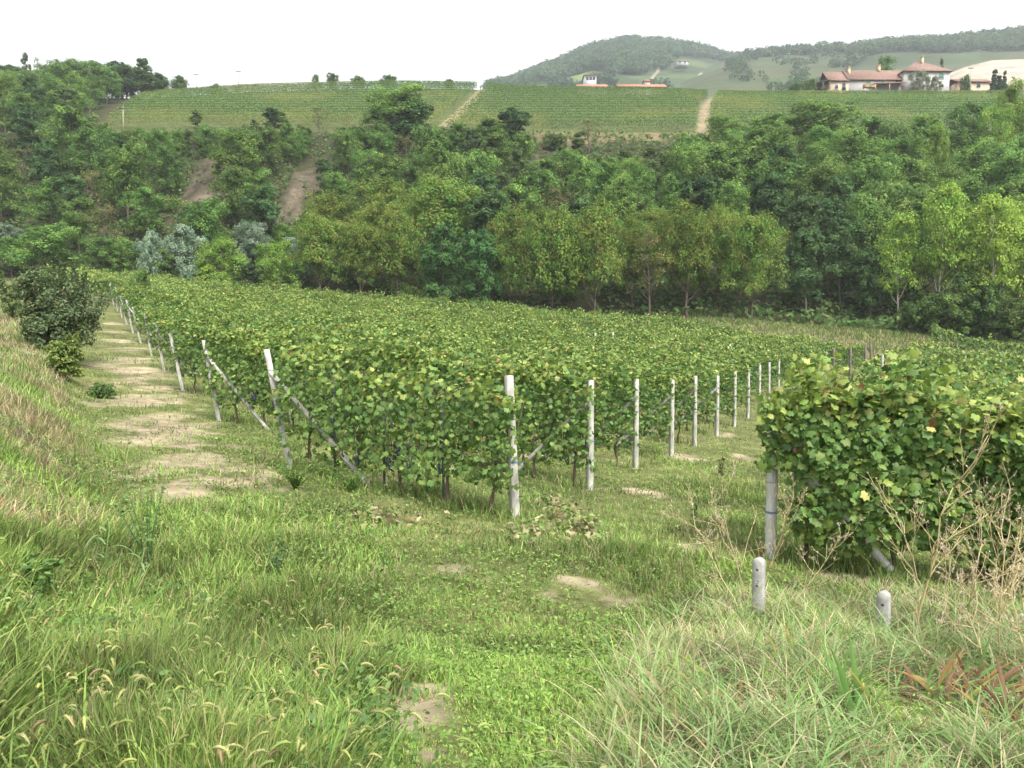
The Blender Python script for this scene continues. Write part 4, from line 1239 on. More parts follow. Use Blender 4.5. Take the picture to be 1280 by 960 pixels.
# bollards in the foreground
def bollard(px, py, top, w, label, holes, mark):
    c = hit(px, py); Y = c[1]; X = c[0]; z0 = c[2]
    ht = zat(top, Y) - z0
    e = empty('bollard', (X, Y, z0), label, 'bollard', 'short concrete posts in the grass', rz=-.62)
    h = w / 2; d = w * .46
    pr = [(-h, -.3)] + [(-h, ht - .045)] + [(-h * math.cos(a), ht - .045 + .045 * math.sin(a)) for a in np.linspace(.25, math.pi - .25, 9)] + [(h, ht - .045), (h, -.3)]
    n = len(pr); m = MB()
    ch = .012
    ring = lambda y, s: [(x * s, y, z - (0 if s == 1 else .008)) for x, z in pr]
    V = ring(-d, .8) + ring(-d + ch, 1) + ring(d - ch, 1) + ring(d, .8)
    Fq = [(b * n + i, b * n + i + 1, b * n + n + i + 1, b * n + n + i) for b in range(3) for i in range(n - 1)]
    m.add(V, Fq); m.F.append(np.array([list(range(n))[::-1]])); m.F.append(np.array([list(range(3 * n, 4 * n))]))
    m.build('shaft', M['bollard'], e)
    for q in holes:
        m = MB(); an = np.linspace(0, 2 * math.pi, 13)[:-1]
        tube(m, [(0, -d - .002, ht - q), (0, -d + .02, ht - q)], .0105, 12); m.build('hole', M['iron'], e)
    for q in mark:
        m = MB(); an = np.linspace(0, 2 * math.pi, 17)
        tube(m, [(.017 * math.cos(a), -d - .001, ht - q + .017 * math.sin(a)) for a in an], .0035, 6); m.build('cast_ring', M['bollard'], e)
bollard(948, 772, 697, .098, 'taller short concrete post with two holes in the grass', (.10, .245), (.205,))
bollard(1104, 792, 739, .098, 'lower short concrete post with one hole beside the leafy row', (.10,), (.225,))

# ------------------------------------------------------------------ shrub and weeds
def shrub(px, py, top, wpx, label, cols, seed, n=9000, size=.10, trunkr=.05, shoots=8, name='shrub', low=.1):
    c = hit(px, py); Y = c[1]
    ht = zat(top, Y) - c[2]; wd = wpx * Y / F / 2
    r = np.random.default_rng(seed)
    e = empty(name, tuple(c), label, 'shrub')
    nl = 13
    an = np.arange(nl) * 2.4; hz_ = np.linspace(.14, .68, nl) * ht
    lob = np.stack([np.cos(an) * wd * r.uniform(.2, .62, nl), np.sin(an) * wd * r.uniform(.2, .6, nl), hz_], 1)
    CN = []; NN = []
    per = n // (nl * 16)
    for i in range(nl):
        d = rsph(r, 16); cc = lob[i] + d * wd * .40 * r.uniform(.5, 1.05, (16, 1))
        for j in range(16):
            q = rsph(r, per) * r.random((per, 1)) ** .4 * .17 * wd
            CN.append(cc[j] + q); NN.append(d[j] * .7 + q / (.17 * wd) * .6 + np.array([0, 0, .5]) + .4 * r.standard_normal((per, 3)))
    tips = []
    for i in range(shoots):
        a = r.uniform(0, 6.28); b = np.array([math.cos(a) * wd * .5, math.sin(a) * wd * .4, ht * .68])
        t = b + np.array([math.cos(a) * .15, math.sin(a) * .15, ht * r.uniform(.18, .34)])
        tips.append((b, t))
        u = r.random((110, 1)); CN.append(b + (t - b) * u + r.normal(0, .07, (110, 3)) * (1.2 - u)); NN.append(r.standard_normal((110, 3)) + np.array([0, 0, .5]))
    CN = np.concatenate(CN); NN = np.concatenate(NN); CN[:, 2] = np.maximum(CN[:, 2], low)
    mb = MB(); leaves(mb, CN, NN, r.standard_normal((len(CN), 3)) + np.array([0, 0, -.4]), size * r.uniform(.7, 1.3, len(CN)), 'oval', pick(cols, len(CN), r))
    mb.build('foliage', M['leaf'], e)
    tb = MB()
    for i in range(nl): tube(tb, [(0, 0, -.1), lob[i] * np.array([.35, .35, .5]), lob[i]], [trunkr, trunkr * .6, .01], 6)
    for b, t in tips: tube(tb, [lob[7], b, t], [.015, .012, .004], 5)
    tb.build('trunk', M['bark'], e)
    return e
shrub(72, 446, 322, 118, 'dark leafy shrub with upright shoots beside the sandy lane', [(.065, .105, .038), (.085, .13, .05), (.05, .085, .03), (.12, .15, .06)], 3, 16000, .105, .06, 11)
shrub(80, 474, 412, 50, 'yellow-green bush at the foot of the dark shrub', [(.15, .21, .04), (.2, .25, .06), (.1, .16, .03)], 4, 2600, .09, .02, 3)
shrub(15, 400, 340, 40, 'pale green bush behind the dark shrub at the left edge', [(.1, .15, .045), (.13, .18, .055)], 5, 3000, .1, .02, 4)
shrub(128, 498, 480, 40, 'low green weed bush at the foot of the bank beside the lane', [(.08, .14, .03), (.06, .11, .025)], 6, 1600, .06, .012, 2)
shrub(12, 800, 740, 60, 'dark green weed clump at the left edge of the foreground', [(.08, .15, .035), (.11, .19, .045)], 7, 2600, .03, .008, 3)

def branch(tb, p, d, ln, rad, depth, r, tips, up=.25):
    q = p; pts = [p.copy()]
    for i in range(4):
        d = unit(d + r.normal(0, .12, 3) + np.array([0, 0, up * .2])); q = q + d * ln / 4; pts.append(q.copy())
    tube(tb, pts, np.linspace(rad, rad * .55, 5), 5)
    if depth == 0:
        tips.append(pts[-1]); tips.append(pts[2]); return
    for i in range(int(r.integers(2, 5))):
        k = int(r.integers(1, 5))
        nd = unit(d + r.normal(0, .55, 3) * np.array([1, 1, .5]) + np.array([0, 0, .15]))
        branch(tb, pts[k], nd, ln * r.uniform(.38, .62), max(rad * .55, .0016), depth - 1, r, tips, up)
STRAW = [(.46, .39, .21), (.52, .44, .25), (.40, .33, .17)]
def dry_weed(px, py, top, topx, label, seed, depth=2, heads=True, rad=.006, Y=None):
    c = hit(px, py) if Y is None else np.array([wx(px, Y), Y, gz(wx(px, Y), Y)])
    Y = c[1]; r = np.random.default_rng(seed)
    e = empty('dry_weed', tuple(c), label, 'dry weed', 'dead branching weeds')
    tgt = at(topx, top, Y) - c
    ln = np.linalg.norm(tgt)
    tb = MB(); tips = []
    d0 = unit(tgt)
    pts = [np.array([0, 0, -.03])] + [tgt * t + r.normal(0, .012, 3) for t in (.2, .4, .6, .8, 1)]
    tube(tb, pts, np.linspace(rad, rad * .4, 6), 6)
    for k in range(2, 6):
        for i in range(2):
            nd = unit(d0 * .8 + r.normal(0, .6, 3) * np.array([1, .8, .4]))
            branch(tb, pts[k], nd, ln * r.uniform(.22, .42), rad * .55, depth - 1, r, tips)
    tb.build('stem', M['dry'], e) if False else None
    mcol = np.array(STRAW[seed % 3])
    tb.C = [np.tile(mcol * (1 + .15 * r.standard_normal()), (len(v), 1)) for v in tb.V]
    tb.build('stem', M['dry'], e)
    if heads:
        tips = np.array(tips); tips = tips[r.random(len(tips)) < .55]; C = np.repeat(tips, 7, 0) + r.normal(0, .005, (len(tips) * 7, 3))
        hb2 = MB(); leaves(hb2, C, rsph(r, len(C)), rsph(r, len(C)), .017 * r.uniform(.6, 1.3, len(C)), 'bristle', pick([(.42, .35, .24), (.36, .27, .16), (.55, .5, .42)], len(C), r))
        tag(hb2.build('seed_heads', M['dry'], e), kind='stuff')
    return e
dry_weed(1142, 800, 608, 1190, 'tall pale dead branching weed in front of the big leafy row', 11, 3, True, .011)
dry_weed(1250, 800, 660, 1255, 'dead branching weed at the right edge of the picture', 12, 3, True, .008)
dry_weed(1165, 780, 640, 1120, 'dead weed leaning left across the leafy row', 13, 2, True, .007)
dry_weed(1240, 840, 690, 1275, 'low tangled dead weed at the right edge', 14, 3, True, .006)
dry_weed(1285, 830, 690, 1280, 'dead weed cut off by the right edge', 15, 3, True, .007)
for j_, (a_, b_, c_, d_) in enumerate([(1215, 800, 680, 1225), (1268, 790, 650, 1235), (1232, 850, 740, 1205), (1290, 860, 740, 1262)]):
    dry_weed(a_, b_, c_, d_, ['brittle dead weed between the tall dead weed and the right edge', 'dead weed tilting left near the right edge', 'low dead weed above the rusty leaves', 'low dead weed in the lower right corner above the rusty leaves'][j_], 40 + j_, 3, True, .0055)
dry_weed(935, 768, 640, 905, 'dead weed leaning left behind the taller short post', 16, 3, True, .006)
dry_weed(945, 760, 645, 985, 'thin dead weed leaning right behind the taller short post', 17, 3, True, .006)
dry_weed(930, 770, 660, 868, 'thin dead weed spreading left of the taller short post', 18, 3, True, .005)
dry_weed(985, 765, 690, 1040, 'low dead weed between the two short posts', 19, 3, True, .005)
dry_weed(870, 740, 665, 862, 'single dead stalk beside the bare soil left of the short posts', 20, 1, True, .003)
dry_weed(1170, 800, 700, 1190, 'pinkish dead weed behind the lower short post', 21, 3, True, .004)

def leafy_weed(px, py, top, label, seed, cols, nstem=5, spread=.5, leaf=.05, name='weed', dens=40, conical=False, Y=None):
    c = hit(px, py); Y = c[1]; r = np.random.default_rng(seed)
    ht = (py - top) / F * Y
    e = empty(name, tuple(c), label, 'weed')
    tb = MB(); C = []; T = []
    for i in range(nstem):
        a = r.uniform(0, 6.28); tip = np.array([math.cos(a) * ht * spread * r.uniform(.2, 1), math.sin(a) * ht * spread * r.uniform(.2, 1), ht * r.uniform(.7, 1)])
        pts = [np.zeros(3) - np.array([0, 0, .03]), tip * np.array([.3, .3, .5]), tip]
        tube(tb, pts, [.005, .004, .0015], 5)
        u = r.uniform(.1, 1, (dens, 1)); P = tip * np.concatenate([u ** 1.5, u ** 1.5, u], 1)
        an = r.uniform(0, 6.28, dens); rr = ((1.1 - u[:, 0]) * ht * .18 if conical else leaf * .7)
        o = np.stack([np.cos(an), np.sin(an), np.full(dens, .25)], 1)
        C.append(P + o * np.reshape(rr, (-1, 1) if np.ndim(rr) else (1, 1)) * r.random((dens, 1)) ** .5); T.append(o)
    tb.C = [np.tile(np.array(cols[0]) * .8, (len(v), 1)) for v in tb.V]
    tb.build('stem', M['grass'], e)
    C = np.concatenate(C); T = np.concatenate(T)
    lb = MB(); leaves(lb, C, np.array([0, 0, 1.0]) + .5 * r.standard_normal(C.shape), T, leaf * r.uniform(.6, 1.3, len(C)), 'oval', pick(cols, len(C), r))
    lb.build('leaves', M['grass'], e)
GR2 = [(.13, .22, .05), (.17, .27, .06), (.10, .18, .04)]
GR = [(.09, .17, .035), (.12, .2, .045), (.06, .12, .03)]
leafy_weed(185, 730, 585, 'tall thin branching green weed in the left foreground', 31, [(.09, .18, .05), (.11, .21, .06)], 9, .45, .035, dens=30)
leafy_weed(902, 596, 566, 'small pale conical weed in the grassy alley', 32, [(.3, .32, .14), (.22, .27, .1)], 4, .12, .05, dens=120, conical=True)
leafy_weed(868, 655, 625, 'small feathery green weed in the alley', 33, [(.16, .25, .09), (.13, .22, .07)], 4, .2, .04, dens=60, conical=True)
leafy_weed(45, 770, 690, 'leafy bright green weed at the left edge of the foreground', 34, GR, 6, .4, .05)
leafy_weed(340, 735, 680, 'small grey-green weed among the foxtail grass', 35, [(.09, .14, .06), (.12, .18, .08)], 7, .5, .03)
leafy_weed(1225, 720, 660, 'green leafy weed among the dead stalks at right', 38, [(.09, .17, .06), (.12, .2, .08)], 7, .4, .05)
leafy_weed(370, 612, 570, 'bushy green weed at the foot of the leaning post', 39, GR2, 26, 1.5, .034, dens=40)
leafy_weed(440, 615, 580, 'leafy weed under the diagonal brace', 40, GR2, 26, 1.6, .034, dens=40)

def sword_plant(px, py, label, seed, specs, name='iris_plant', kinds=('green',)):
    """stiff sword-shaped leaves; specs: (lean angle deg in the picture plane, length, width, colour)"""
    c = hit(px, py); r = np.random.default_rng(seed)
    e = empty(name, tuple(c), label, 'iris plant', 'iris plants in the foreground')
    for la, ln, wd, colr in specs:
        m = MB(); a = R(la); n = 8
        b = np.array([r.normal(0, .075), r.normal(0, .06), -.02])
        t = np.linspace(0, 1, n)
        bend = r.uniform(.0, .9 if len(specs) > 12 else .3) * np.sign(la + .01)
        ctr = np.stack([b[0] + ln * (np.sin(a) * t + bend * t ** 3 * .4), b[1] + ln * r.normal(0, .12) * t, b[2] + ln * np.cos(a) * t * (1 - .5 * t * abs(bend))], 1)
        wd = wd * .62; yaw = r.uniform(-.9, .9); sd = np.array([math.cos(yaw) * math.cos(a), math.sin(yaw), -math.cos(yaw) * math.sin(a)])
        wv = wd * np.clip(np.minimum(1, (1 - t) * 2.2 + .02), 0, 1) * (.75 + .25 * np.minimum(1, t * 4))
        nrm = unit(np.cross(sd, [math.sin(a), 0, math.cos(a)]))
        V = np.concatenate([ctr - sd * wv[:, None] / 2, ctr + nrm * wd * .12, ctr + sd * wv[:, None] / 2])
        Fq = [(i, i + 1, n + i + 1, n + i) for i in range(n - 1)] + [(n + i, n + i + 1, 2 * n + i + 1, 2 * n + i) for i in range(n - 1)]
        c0 = np.array(colr[0]); c1 = np.array(colr[-1])
        tt = np.tile(t, 3)[:, None]
        m.add(V, Fq, c0 * (1 - tt ** 2) + c1 * tt ** 2)
        m.build('sword_leaf', M['grass'], e)
    return e
IG = [(.10, .2, .05), (.12, .22, .05)]; IY = [(.14, .22, .05), (.4, .3, .06)]; IO = [(.27, .22, .08), (.32, .15, .06)]; IB = [(.23, .14, .085), (.18, .10, .06)]
sword_plant(1085, 905, 'green sword-leaved plant in the right foreground with upright blades', 51, [(-22, .50, .05, IG), (-12, .54, .052, IG), (-3, .48, .05, IG), (6, .40, .044, IG), (16, .32, .04, IG), (-32, .36, .042, IY), (26, .3, .036, IG)])
sword_plant(900, 858, 'yellowing sword-leaved plant with leaves splayed left', 52, [(-62, .34, .03, IO), (-52, .36, .03, IY), (-44, .34, .03, IG), (-70, .3, .026, IO), (-30, .28, .028, IG), (-58, .26, .025, IY)])
sword_plant(1050, 810, 'thin yellow and orange sword leaves rising behind the grass', 53, [(-2, .26, .02, IO), (12, .30, .02, IY), (20, .2, .018, IO)])
sword_plant(962, 800, 'reddish dead sword leaf beside the taller short post', 54, [(2, .22, .02, IB), (-4, .19, .02, IO), (9, .18, .016, IY)])
def withered(px, py, label, seed, n, kinds):
    r = np.random.default_rng(seed)
    sword_plant(px, py, label, seed, [(r.uniform(-75, 75), r.uniform(.2, .42), r.uniform(.026, .046), kinds[int(r.integers(len(kinds)))]) for _ in range(n)])
withered(1150, 875, 'orange-brown withered sword leaves at the left of the rusty patch', 55, 20, [IO, IB, IB, IY, IG])
withered(1195, 870, 'brown withered sword leaves in the middle of the rusty patch', 56, 22, [IB, IO, IB, IG])
withered(1245, 865, 'rust-coloured sword leaves behind, near the right edge', 59, 22, [IB, IO, IB, IG])
withered(1265, 905, 'rust-coloured withered plant cut by the right edge', 57, 22, [IB, IO, IB])
withered(935, 880, 'few brown dead sword leaves in the pale grass left of the green plant', 60, 7, [IO, IB, IY, IG])
withered(990, 850, 'yellowish and green sword leaves in the middle of the pale grass', 61, 8, [IG, IG, IY, IO])
sword_plant(1145, 925, 'short broken yellow sword leaves low in the right foreground', 58, [(30, .22, .034, IY), (-20, .16, .034, IY), (48, .26, .03, IG)])

def reed(px, py, label, seed, n, ln):
    c = hit(px, py); r = np.random.default_rng(seed)
    e = empty('reed_grass', tuple(c), label, 'reed grass')
    m = MB()
    tube(m, [(0, 0, -.03), (.02, 0, ln * .5), (.06, 0, ln)], [.006, .005, .003], 6, np.array([.16, .25, .08]))
    m.build('stem', M['grass'], e)
    for i in range(n):
        m = MB(); t = np.linspace(0, 1, 9); a = r.uniform(0, 6.28); b = np.array([.03 * i / n, 0, ln * (.25 + .7 * i / n)]); l = ln * r.uniform(.35, .55)
        d_ = np.array([math.cos(a), math.sin(a), 0]); sd = np.array([-math.sin(a), math.cos(a), 0])
        ctr = b + d_ * (l * .8 * t)[:, None] + np.array([0, 0, 1.0]) * (l * (.75 * t - .95 * t ** 2))[:, None]
        w_ = .022 * np.sqrt(np.clip(1 - t ** 2, 0.001, 1)) * np.minimum(1, .4 + t * 4) / 2
        V = np.concatenate([ctr - sd * w_[:, None], ctr + sd * w_[:, None]])
        m.add(V, [(q, q + 1, 9 + q + 1, 9 + q) for q in range(8)], np.array([.2, .3, .12]) * r.uniform(.8, 1.2)); m.build('leaf', M['grass'], e)
reed(130, 735, 'tall reed grass with drooping pale leaves in the left foreground', 81, 7, .52)
reed(172, 760, 'second reed grass stem right of the drooping reed', 82, 6, .46)
def long_foxtail():
    c = hit(60, 955); Y = c[1]
    e = empty('foxtail_stalk', tuple(c), 'single long pale foxtail stalk lying across the grass at lower left', 'grass stalk')
    p = [np.array([0, 0, 0.05]), at(150, 925, Y + .05) - c, at(215, 898, Y + .1) - c, at(282, 877, Y + .15) - c]
    p = [q + np.array([0, 0, .0]) for q in p]
    m = MB(); tube(m, p[:3], [.0035, .003, .0022], 6, np.array([.42, .42, .2])); m.build('stem', M['dry'], e)
    m = MB(); tube(m, [p[2], (p[2] * .6 + p[3] * .4), p[3]], [.004, .0065, .002], 6, np.array([.36, .28, .15]))
    r = np.random.default_rng(5); u = r.random((160, 1)); C = p[2] * (1 - u) + p[3] * u
    o = rsph(r, 160); leaves(m, C + o * .006, rsph(r, 160), o + unit(p[3] - p[2]), .011, 'bristle', np.tile([.42, .34, .2], (160, 1)))
    m.build('seed_head', M['dry'], e)
long_foxtail()
# ------------------------------------------------------------------ grass
def blades(mb, P, hgt, wid, az, lean, curl, c0, c1, seg=3):
    n = len(P)
    t = np.linspace(0, 1, seg + 1)
    d = np.stack([np.cos(az), np.sin(az), np.zeros(n)], 1); sd = np.stack([-np.sin(az), np.cos(az), np.zeros(n)], 1)
    yaw = rng.normal(0, .7, n)[:, None]; sd = sd * np.cos(yaw) + d * np.sin(yaw)
    V = []; C = []
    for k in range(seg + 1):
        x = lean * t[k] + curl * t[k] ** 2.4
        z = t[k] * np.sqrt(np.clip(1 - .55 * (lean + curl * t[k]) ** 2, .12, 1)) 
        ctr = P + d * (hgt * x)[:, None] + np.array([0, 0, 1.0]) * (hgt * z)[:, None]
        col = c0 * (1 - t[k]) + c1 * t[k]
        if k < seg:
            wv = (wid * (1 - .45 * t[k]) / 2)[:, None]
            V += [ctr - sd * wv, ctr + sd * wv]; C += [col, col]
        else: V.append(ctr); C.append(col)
    m = 2 * seg + 1
    V = np.stack(V, 1); C = np.stack(C, 1)
    base = (np.arange(n) * m)[:, None]
    Q = np.concatenate([base + np.array([2 * k, 2 * k + 1, 2 * k + 3, 2 * k + 2]) for k in range(seg - 1)])
    Tt = base + np.array([2 * seg - 2, 2 * seg - 1, 2 * seg])
    b0 = mb.n
    mb.add(V.reshape(-1, 3), Q, C.reshape(-1, 3)); mb.F.append(Tt + b0)
    return ctr, d

def sample(n, y0, y1, pw, px0=-200, px1=1480):
    u = rng.random(n); e = 1 - pw
    Y = (y0 ** e + u * (y1 ** e - y0 ** e)) ** (1 / e)
    px = rng.uniform(px0, px1, n)
    X = (px - 640) / F * Y
    return X, Y
def zones(X, Y):
    Z = H(X, Y); px, py = proj(np.stack([X, Y, Z], 1))
    wob = 70 * (fbm(X * .9, Y * .9, 201) - .5)
    fox = smooth(520, 380, px + wob + (py - 640) * -.10) * smooth(610, 690, py + wob * .5)
    straw = smooth(0, 70, px + wob - np.interp(py, [690, 740, 800, 960], [930, 830, 770, 690])) * smooth(712, 760, py + wob * .3)
    straw = np.maximum(straw, smooth(1120, 1200, px) * smooth(700, 740, py))
    bank = smooth(.2, 1.2, bank_foot(Y) - X) * (py < 680)
    return Z, px, py, fox, straw, bank

def alley(X, Y):
    """1 under the vine rows"""
    v = np.zeros(len(X))
    for (A, B) in rows[:9] + right_rows[:5]:
        q = np.stack([X, Y], 1) - A; s = q @ U; p = q @ PERP; L = np.linalg.norm(B - A)
        v = np.maximum(v, (1 - smooth(.25, .6, np.abs(p))) * ((s > -.3) & (s < L + .2)))
    return v

LAWN = [(.135, .225, .046), (.165, .265, .055), (.095, .165, .038), (.21, .29, .07), (.26, .24, .12)]
FOXG = [(.125, .205, .042), (.165, .25, .05), (.21, .275, .07), (.095, .165, .036), (.27, .25, .11)]
DRYG = [(.33, .28, .17), (.26, .25, .13), (.19, .27, .09), (.38, .32, .21), (.14, .25, .06), (.24, .16, .09)]
CLEAR = []
for a_, b_, rr_ in [(948, 778, .17), (1104, 798, .17), (1085, 915, .27), (900, 868, .2), (1050, 825, .12), (1150, 880, .3), (1195, 878, .3), (1245, 872, .32), (1265, 910, .3), (962, 806, .1), (1145, 930, .12), (515, 905, .3), (532, 960, .26), (722, 742, .32)]:
    q_ = hit(a_, b_); CLEAR.append((q_[0], q_[1], rr_))
def clearing(X, Y):
    v = np.ones(len(X))
    for cx, cy_, rr_ in CLEAR:
        # the plant's own footprint and the trodden grass just before it
        d = np.sqrt(((X - cx) / rr_) ** 2 + ((Y - cy_ + .12) / (rr_ * 1.5)) ** 2)
        v = np.minimum(v, .22 + .78 * smooth(.7, 1.5, d))
    return v
gm = MB()
N = 430000
X, Y = sample(N, 2.1, 46, 1.35)
X2, Y2 = sample(70000, 1.6, 9, 1.2, -900, 2200); X = np.concatenate([X, X2]); Y = np.concatenate([Y, Y2]); N = len(X)
Z, px, py, fox, straw, bnk = zones(X, Y)
s = soil(X, Y)
under = alley(X, Y)
dn = fbm(X * 1.1, Y * 1.1, 205)
keep = (rng.random(N) > .9 * earth(X, Y)) & (rng.random(N) > s ** 1.5 * .97 * (.6 + .4 * smooth(.3, .5, fbm(X * 5, Y * 5, 271)))) & (rng.random(N) < .45 + .55 * np.maximum.reduce([fox, straw, bnk, smooth(.4, .55, dn)]))
X, Y, Z, px, py, fox, straw, bnk, under, dn = [a[keep] for a in (X, Y, Z, px, py, fox, straw, bnk, under, dn)]
n = len(X)
tuft = fbm(X * 2.3, Y * 2.3, 207)
lush = smooth(.5, .72, fbm(X * .55 + 3, Y * .55, 209))
hg = .03 + .07 * tuft + .10 * lush
hg = hg * (1 - fox) + (.11 + .28 * tuft) * fox
hg = hg * (1 - straw) + (.06 + .22 * tuft) * straw
hg = np.maximum(hg, under * (.12 + .2 * tuft)); hg = np.maximum(hg, bnk * (.10 + .24 * tuft))
hg = hg * rng.uniform(.55, 1.35, n) * clearing(X, Y)
wd = (.0042 + .0007 * Y) * rng.uniform(.7, 1.3, n) * (1 + .5 * fox)
q = rng.random(n)
c = pick(LAWN, n, rng, [4, 3, 3, 2, 1.0]); cf = pick(FOXG, n, rng); cdry = pick(DRYG, n, rng, [2.5, 2.5, 3.5, 2, 3.5, .7])
br = (smooth(.52, .7, fbm(X * .45, Y * .45, 211)) * .5)[:, None]
c = c * (1 + br * .55) + np.array([.03, .03, 0]) * br
isf = (q < fox)[:, None]; iss = (rng.random(n) < straw * (.34 + .66 * smooth(.34, .6, fbm(X * 1.7, Y * 1.7, 213, 4))))[:, None]
c = np.where(isf, cf, c); c = np.where(iss, cdry, c)
isb = (rng.random(n) < bnk * .8 * smooth(.38, .55, fbm(X * .6, Y * .6, 215)))[:, None]; c = np.where(isb, pick([(.30, .24, .14), (.22, .16, .09), (.25, .24, .12), (.36, .29, .18)], n, rng), c)
mott = fbm(X * 1.25, Y * 1.25, 281, 4)[:, None]
c = c * (.62 + .76 * smooth(.3, .7, mott))
dull = (rng.random(n) < .13)[:, None]; c = np.where(dull & ~isf, pick([(.30, .26, .14), (.22, .2, .1)], n, rng), c)
az = rng.uniform(0, 6.28, n)
lean = rng.uniform(.05, .5, n) + .25 * straw; curl = rng.uniform(0, .55, n) + .45 * straw * rng.random(n)
P = np.stack([X, Y, Z - .01], 1)
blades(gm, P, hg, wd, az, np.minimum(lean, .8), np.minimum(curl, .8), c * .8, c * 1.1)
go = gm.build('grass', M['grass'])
tag(go, 'mixed green meadow grass with drier straw-coloured patches', 'grass', kind='stuff')

# broad-bladed grass clumps
wm = MB(); N = 9000
X, Y = sample(N, 2.2, 14, 1.3, -150, 1100)
Z, px, py, fox, straw, bnk = zones(X, Y)
kp = (rng.random(N) < (.08 + .92 * smooth(.52, .68, fbm(X * 1.5, Y * 1.5, 261))) * (.3 + .7 * np.maximum(fox, bnk)) * (1 - straw)) & (soil(X, Y) < .4)
X, Y, Z, fox = X[kp], Y[kp], Z[kp], fox[kp]; n = len(X)
c = pick([(.15, .245, .05), (.2, .28, .065), (.12, .2, .045), (.25, .3, .09)], n, rng)
blades(wm, np.stack([X, Y, Z - .01], 1), rng.uniform(.1, .26, n) * (1 + .7 * fox), rng.uniform(.007, .013, n), rng.uniform(0, 6.28, n), rng.uniform(.1, .6, n), rng.uniform(.1, .7, n), c * .85, c * 1.1, 5)
tag(wm.build('broad_grass', M['grass']), 'clumps of bright broad-bladed grass in the lane and verge', 'grass', kind='stuff')

# long arching dry grass in the right foreground
ag = MB(); N = 6500
X, Y = sample(N, 2.2, 8.5, 1.2, 600, 1420)
Z, px, py, fox, straw, bnk = zones(X, Y)
kp = (rng.random(N) < straw * smooth(.28, .5, fbm(X * 2.0, Y * 2.0, 217))) & (soil(X, Y) < .4)
X, Y, Z = X[kp], Y[kp], Z[kp]; n = len(X)
cl = rng.random(n)
az = fbm(X * 1.6, Y * 1.6, 219) * 14 + rng.normal(0, 1.3, n)
c = pick([(.32, .28, .16), (.17, .27, .09), (.22, .28, .11), (.13, .23, .06), (.36, .31, .2), (.24, .17, .09)], n, rng)
blades(ag, np.stack([X, Y, Z - .01], 1), clearing(X, Y) * rng.uniform(.14, .38, n), .0042 + .0005 * Y, az, rng.uniform(.15, .5, n), rng.uniform(.35, .95, n), c * .8, c * 1.15, 5)
tag(ag.build('dry_grass', M['dry']), 'long arching pale dry grass in the right foreground', 'grass', kind='stuff')

# broad strap leaves arching among the dry grass
sm = MB(); N = 8500
X, Y = sample(N, 2.2, 7.2, 1.2, 640, 1420)
Z, px, py, fox, straw, bnk = zones(X, Y)
kp = (rng.random(N) < straw * smooth(.46, .6, fbm(X * 2.4 + 9, Y * 2.4, 311)) * smooth(760, 800, py)) & (soil(X, Y) < .4)
X, Y, Z = X[kp], Y[kp], Z[kp]; n = len(X)
c = pick([(.17, .27, .09), (.22, .30, .12), (.32, .31, .17), (.13, .23, .065), (.26, .2, .1)], n, rng, [3, 3, 2, 3, .6])
blades(sm, np.stack([X, Y, Z - .01], 1), clearing(X, Y) ** .5 * rng.uniform(.24, .46, n), rng.uniform(.007, .0115, n), rng.uniform(0, 6.28, n), rng.uniform(.1, .45, n), rng.uniform(.4, 1.0, n), c * .8, c * 1.12, 6)
tag(sm.build('strap_grass', M['grass']), 'pale green strap-shaped leaves arching in the right foreground', 'grass', kind='stuff')

# foxtail stalks with nodding seed heads
fm = MB(); hm = MB(); N = 5200
X, Y = sample(N, 2.3, 13, 1.5, -150, 800)
Z, px, py, fox, straw, bnk = zones(X, Y)
cl = smooth(.46, .66, fbm(X * 1.3, Y * 1.3, 221))
kp = (rng.random(N) < np.maximum(fox * (.04 + .96 * cl) * .4, .12 * bnk)) | (rng.random(N) < .012)
kp &= soil(X, Y) < .5
X, Y, Z = X[kp], Y[kp], Z[kp]; n = len(X)
hg = rng.uniform(.14, .46, n); az = rng.uniform(0, 6.28, n); lean = rng.uniform(.05, .35, n); curl = rng.uniform(.1, .4, n)
cs = pick([(.16, .22, .06), (.2, .24, .08)], n, rng)
P = np.stack([X, Y, Z - .01], 1)
tip, d = blades(fm, P, hg, np.full(n, .003) + .0003 * Y, az, lean, curl, cs, cs, 4)
# head: a bent tapering spike with fine bristles
hl = rng.uniform(.045, .085, n); hr = rng.uniform(.0042, .0062, n) * (1 + .03 * Y)
hc = pick([(.27, .31, .10), (.34, .35, .14), (.21, .27, .075), (.33, .26, .14)], n, rng, [4, 3, 3, 1.0])
side = np.stack([-d[:, 1], d[:, 0], d[:, 2]], 1)
upv = np.array([0, 0, 1.0])
def headpt(t):
    return tip[:, None, :] + d[:, None, :] * (hl[:, None] * t * .85)[..., None] + upv * (hl[:, None] * (.5 * t - .8 * t ** 2))[..., None]
seg, kk = 6, 5
tv = np.tile(np.linspace(0, 1, seg), (n, 1)); cp = headpt(tv)
rr = hr[:, None] * np.array([.45, .95, 1.0, .9, .65, .15])
ring = []
for j in range(kk):
    a_ = 2 * math.pi * j / kk
    ring.append(cp + rr[..., None] * (side[:, None, :] * math.cos(a_) + upv * math.sin(a_)))
VV = np.stack(ring, 2).reshape(n, seg * kk, 3)
q1 = np.array([(i * kk + j, i * kk + (j + 1) % kk, (i + 1) * kk + (j + 1) % kk, (i + 1) * kk + j) for i in range(seg - 1) for j in range(kk)])
hm.add(VV.reshape(-1, 3), (q1[None] + (np.arange(n) * seg * kk)[:, None, None]).reshape(-1, 4), np.repeat(hc * .85, seg * kk, 0))
k = 24
t = rng.random((n, k)); ang = rng.uniform(0, 6.28, (n, k)); ctr = headpt(t)
o = side[:, None, :] * np.cos(ang)[..., None] + upv * np.sin(ang)[..., None]
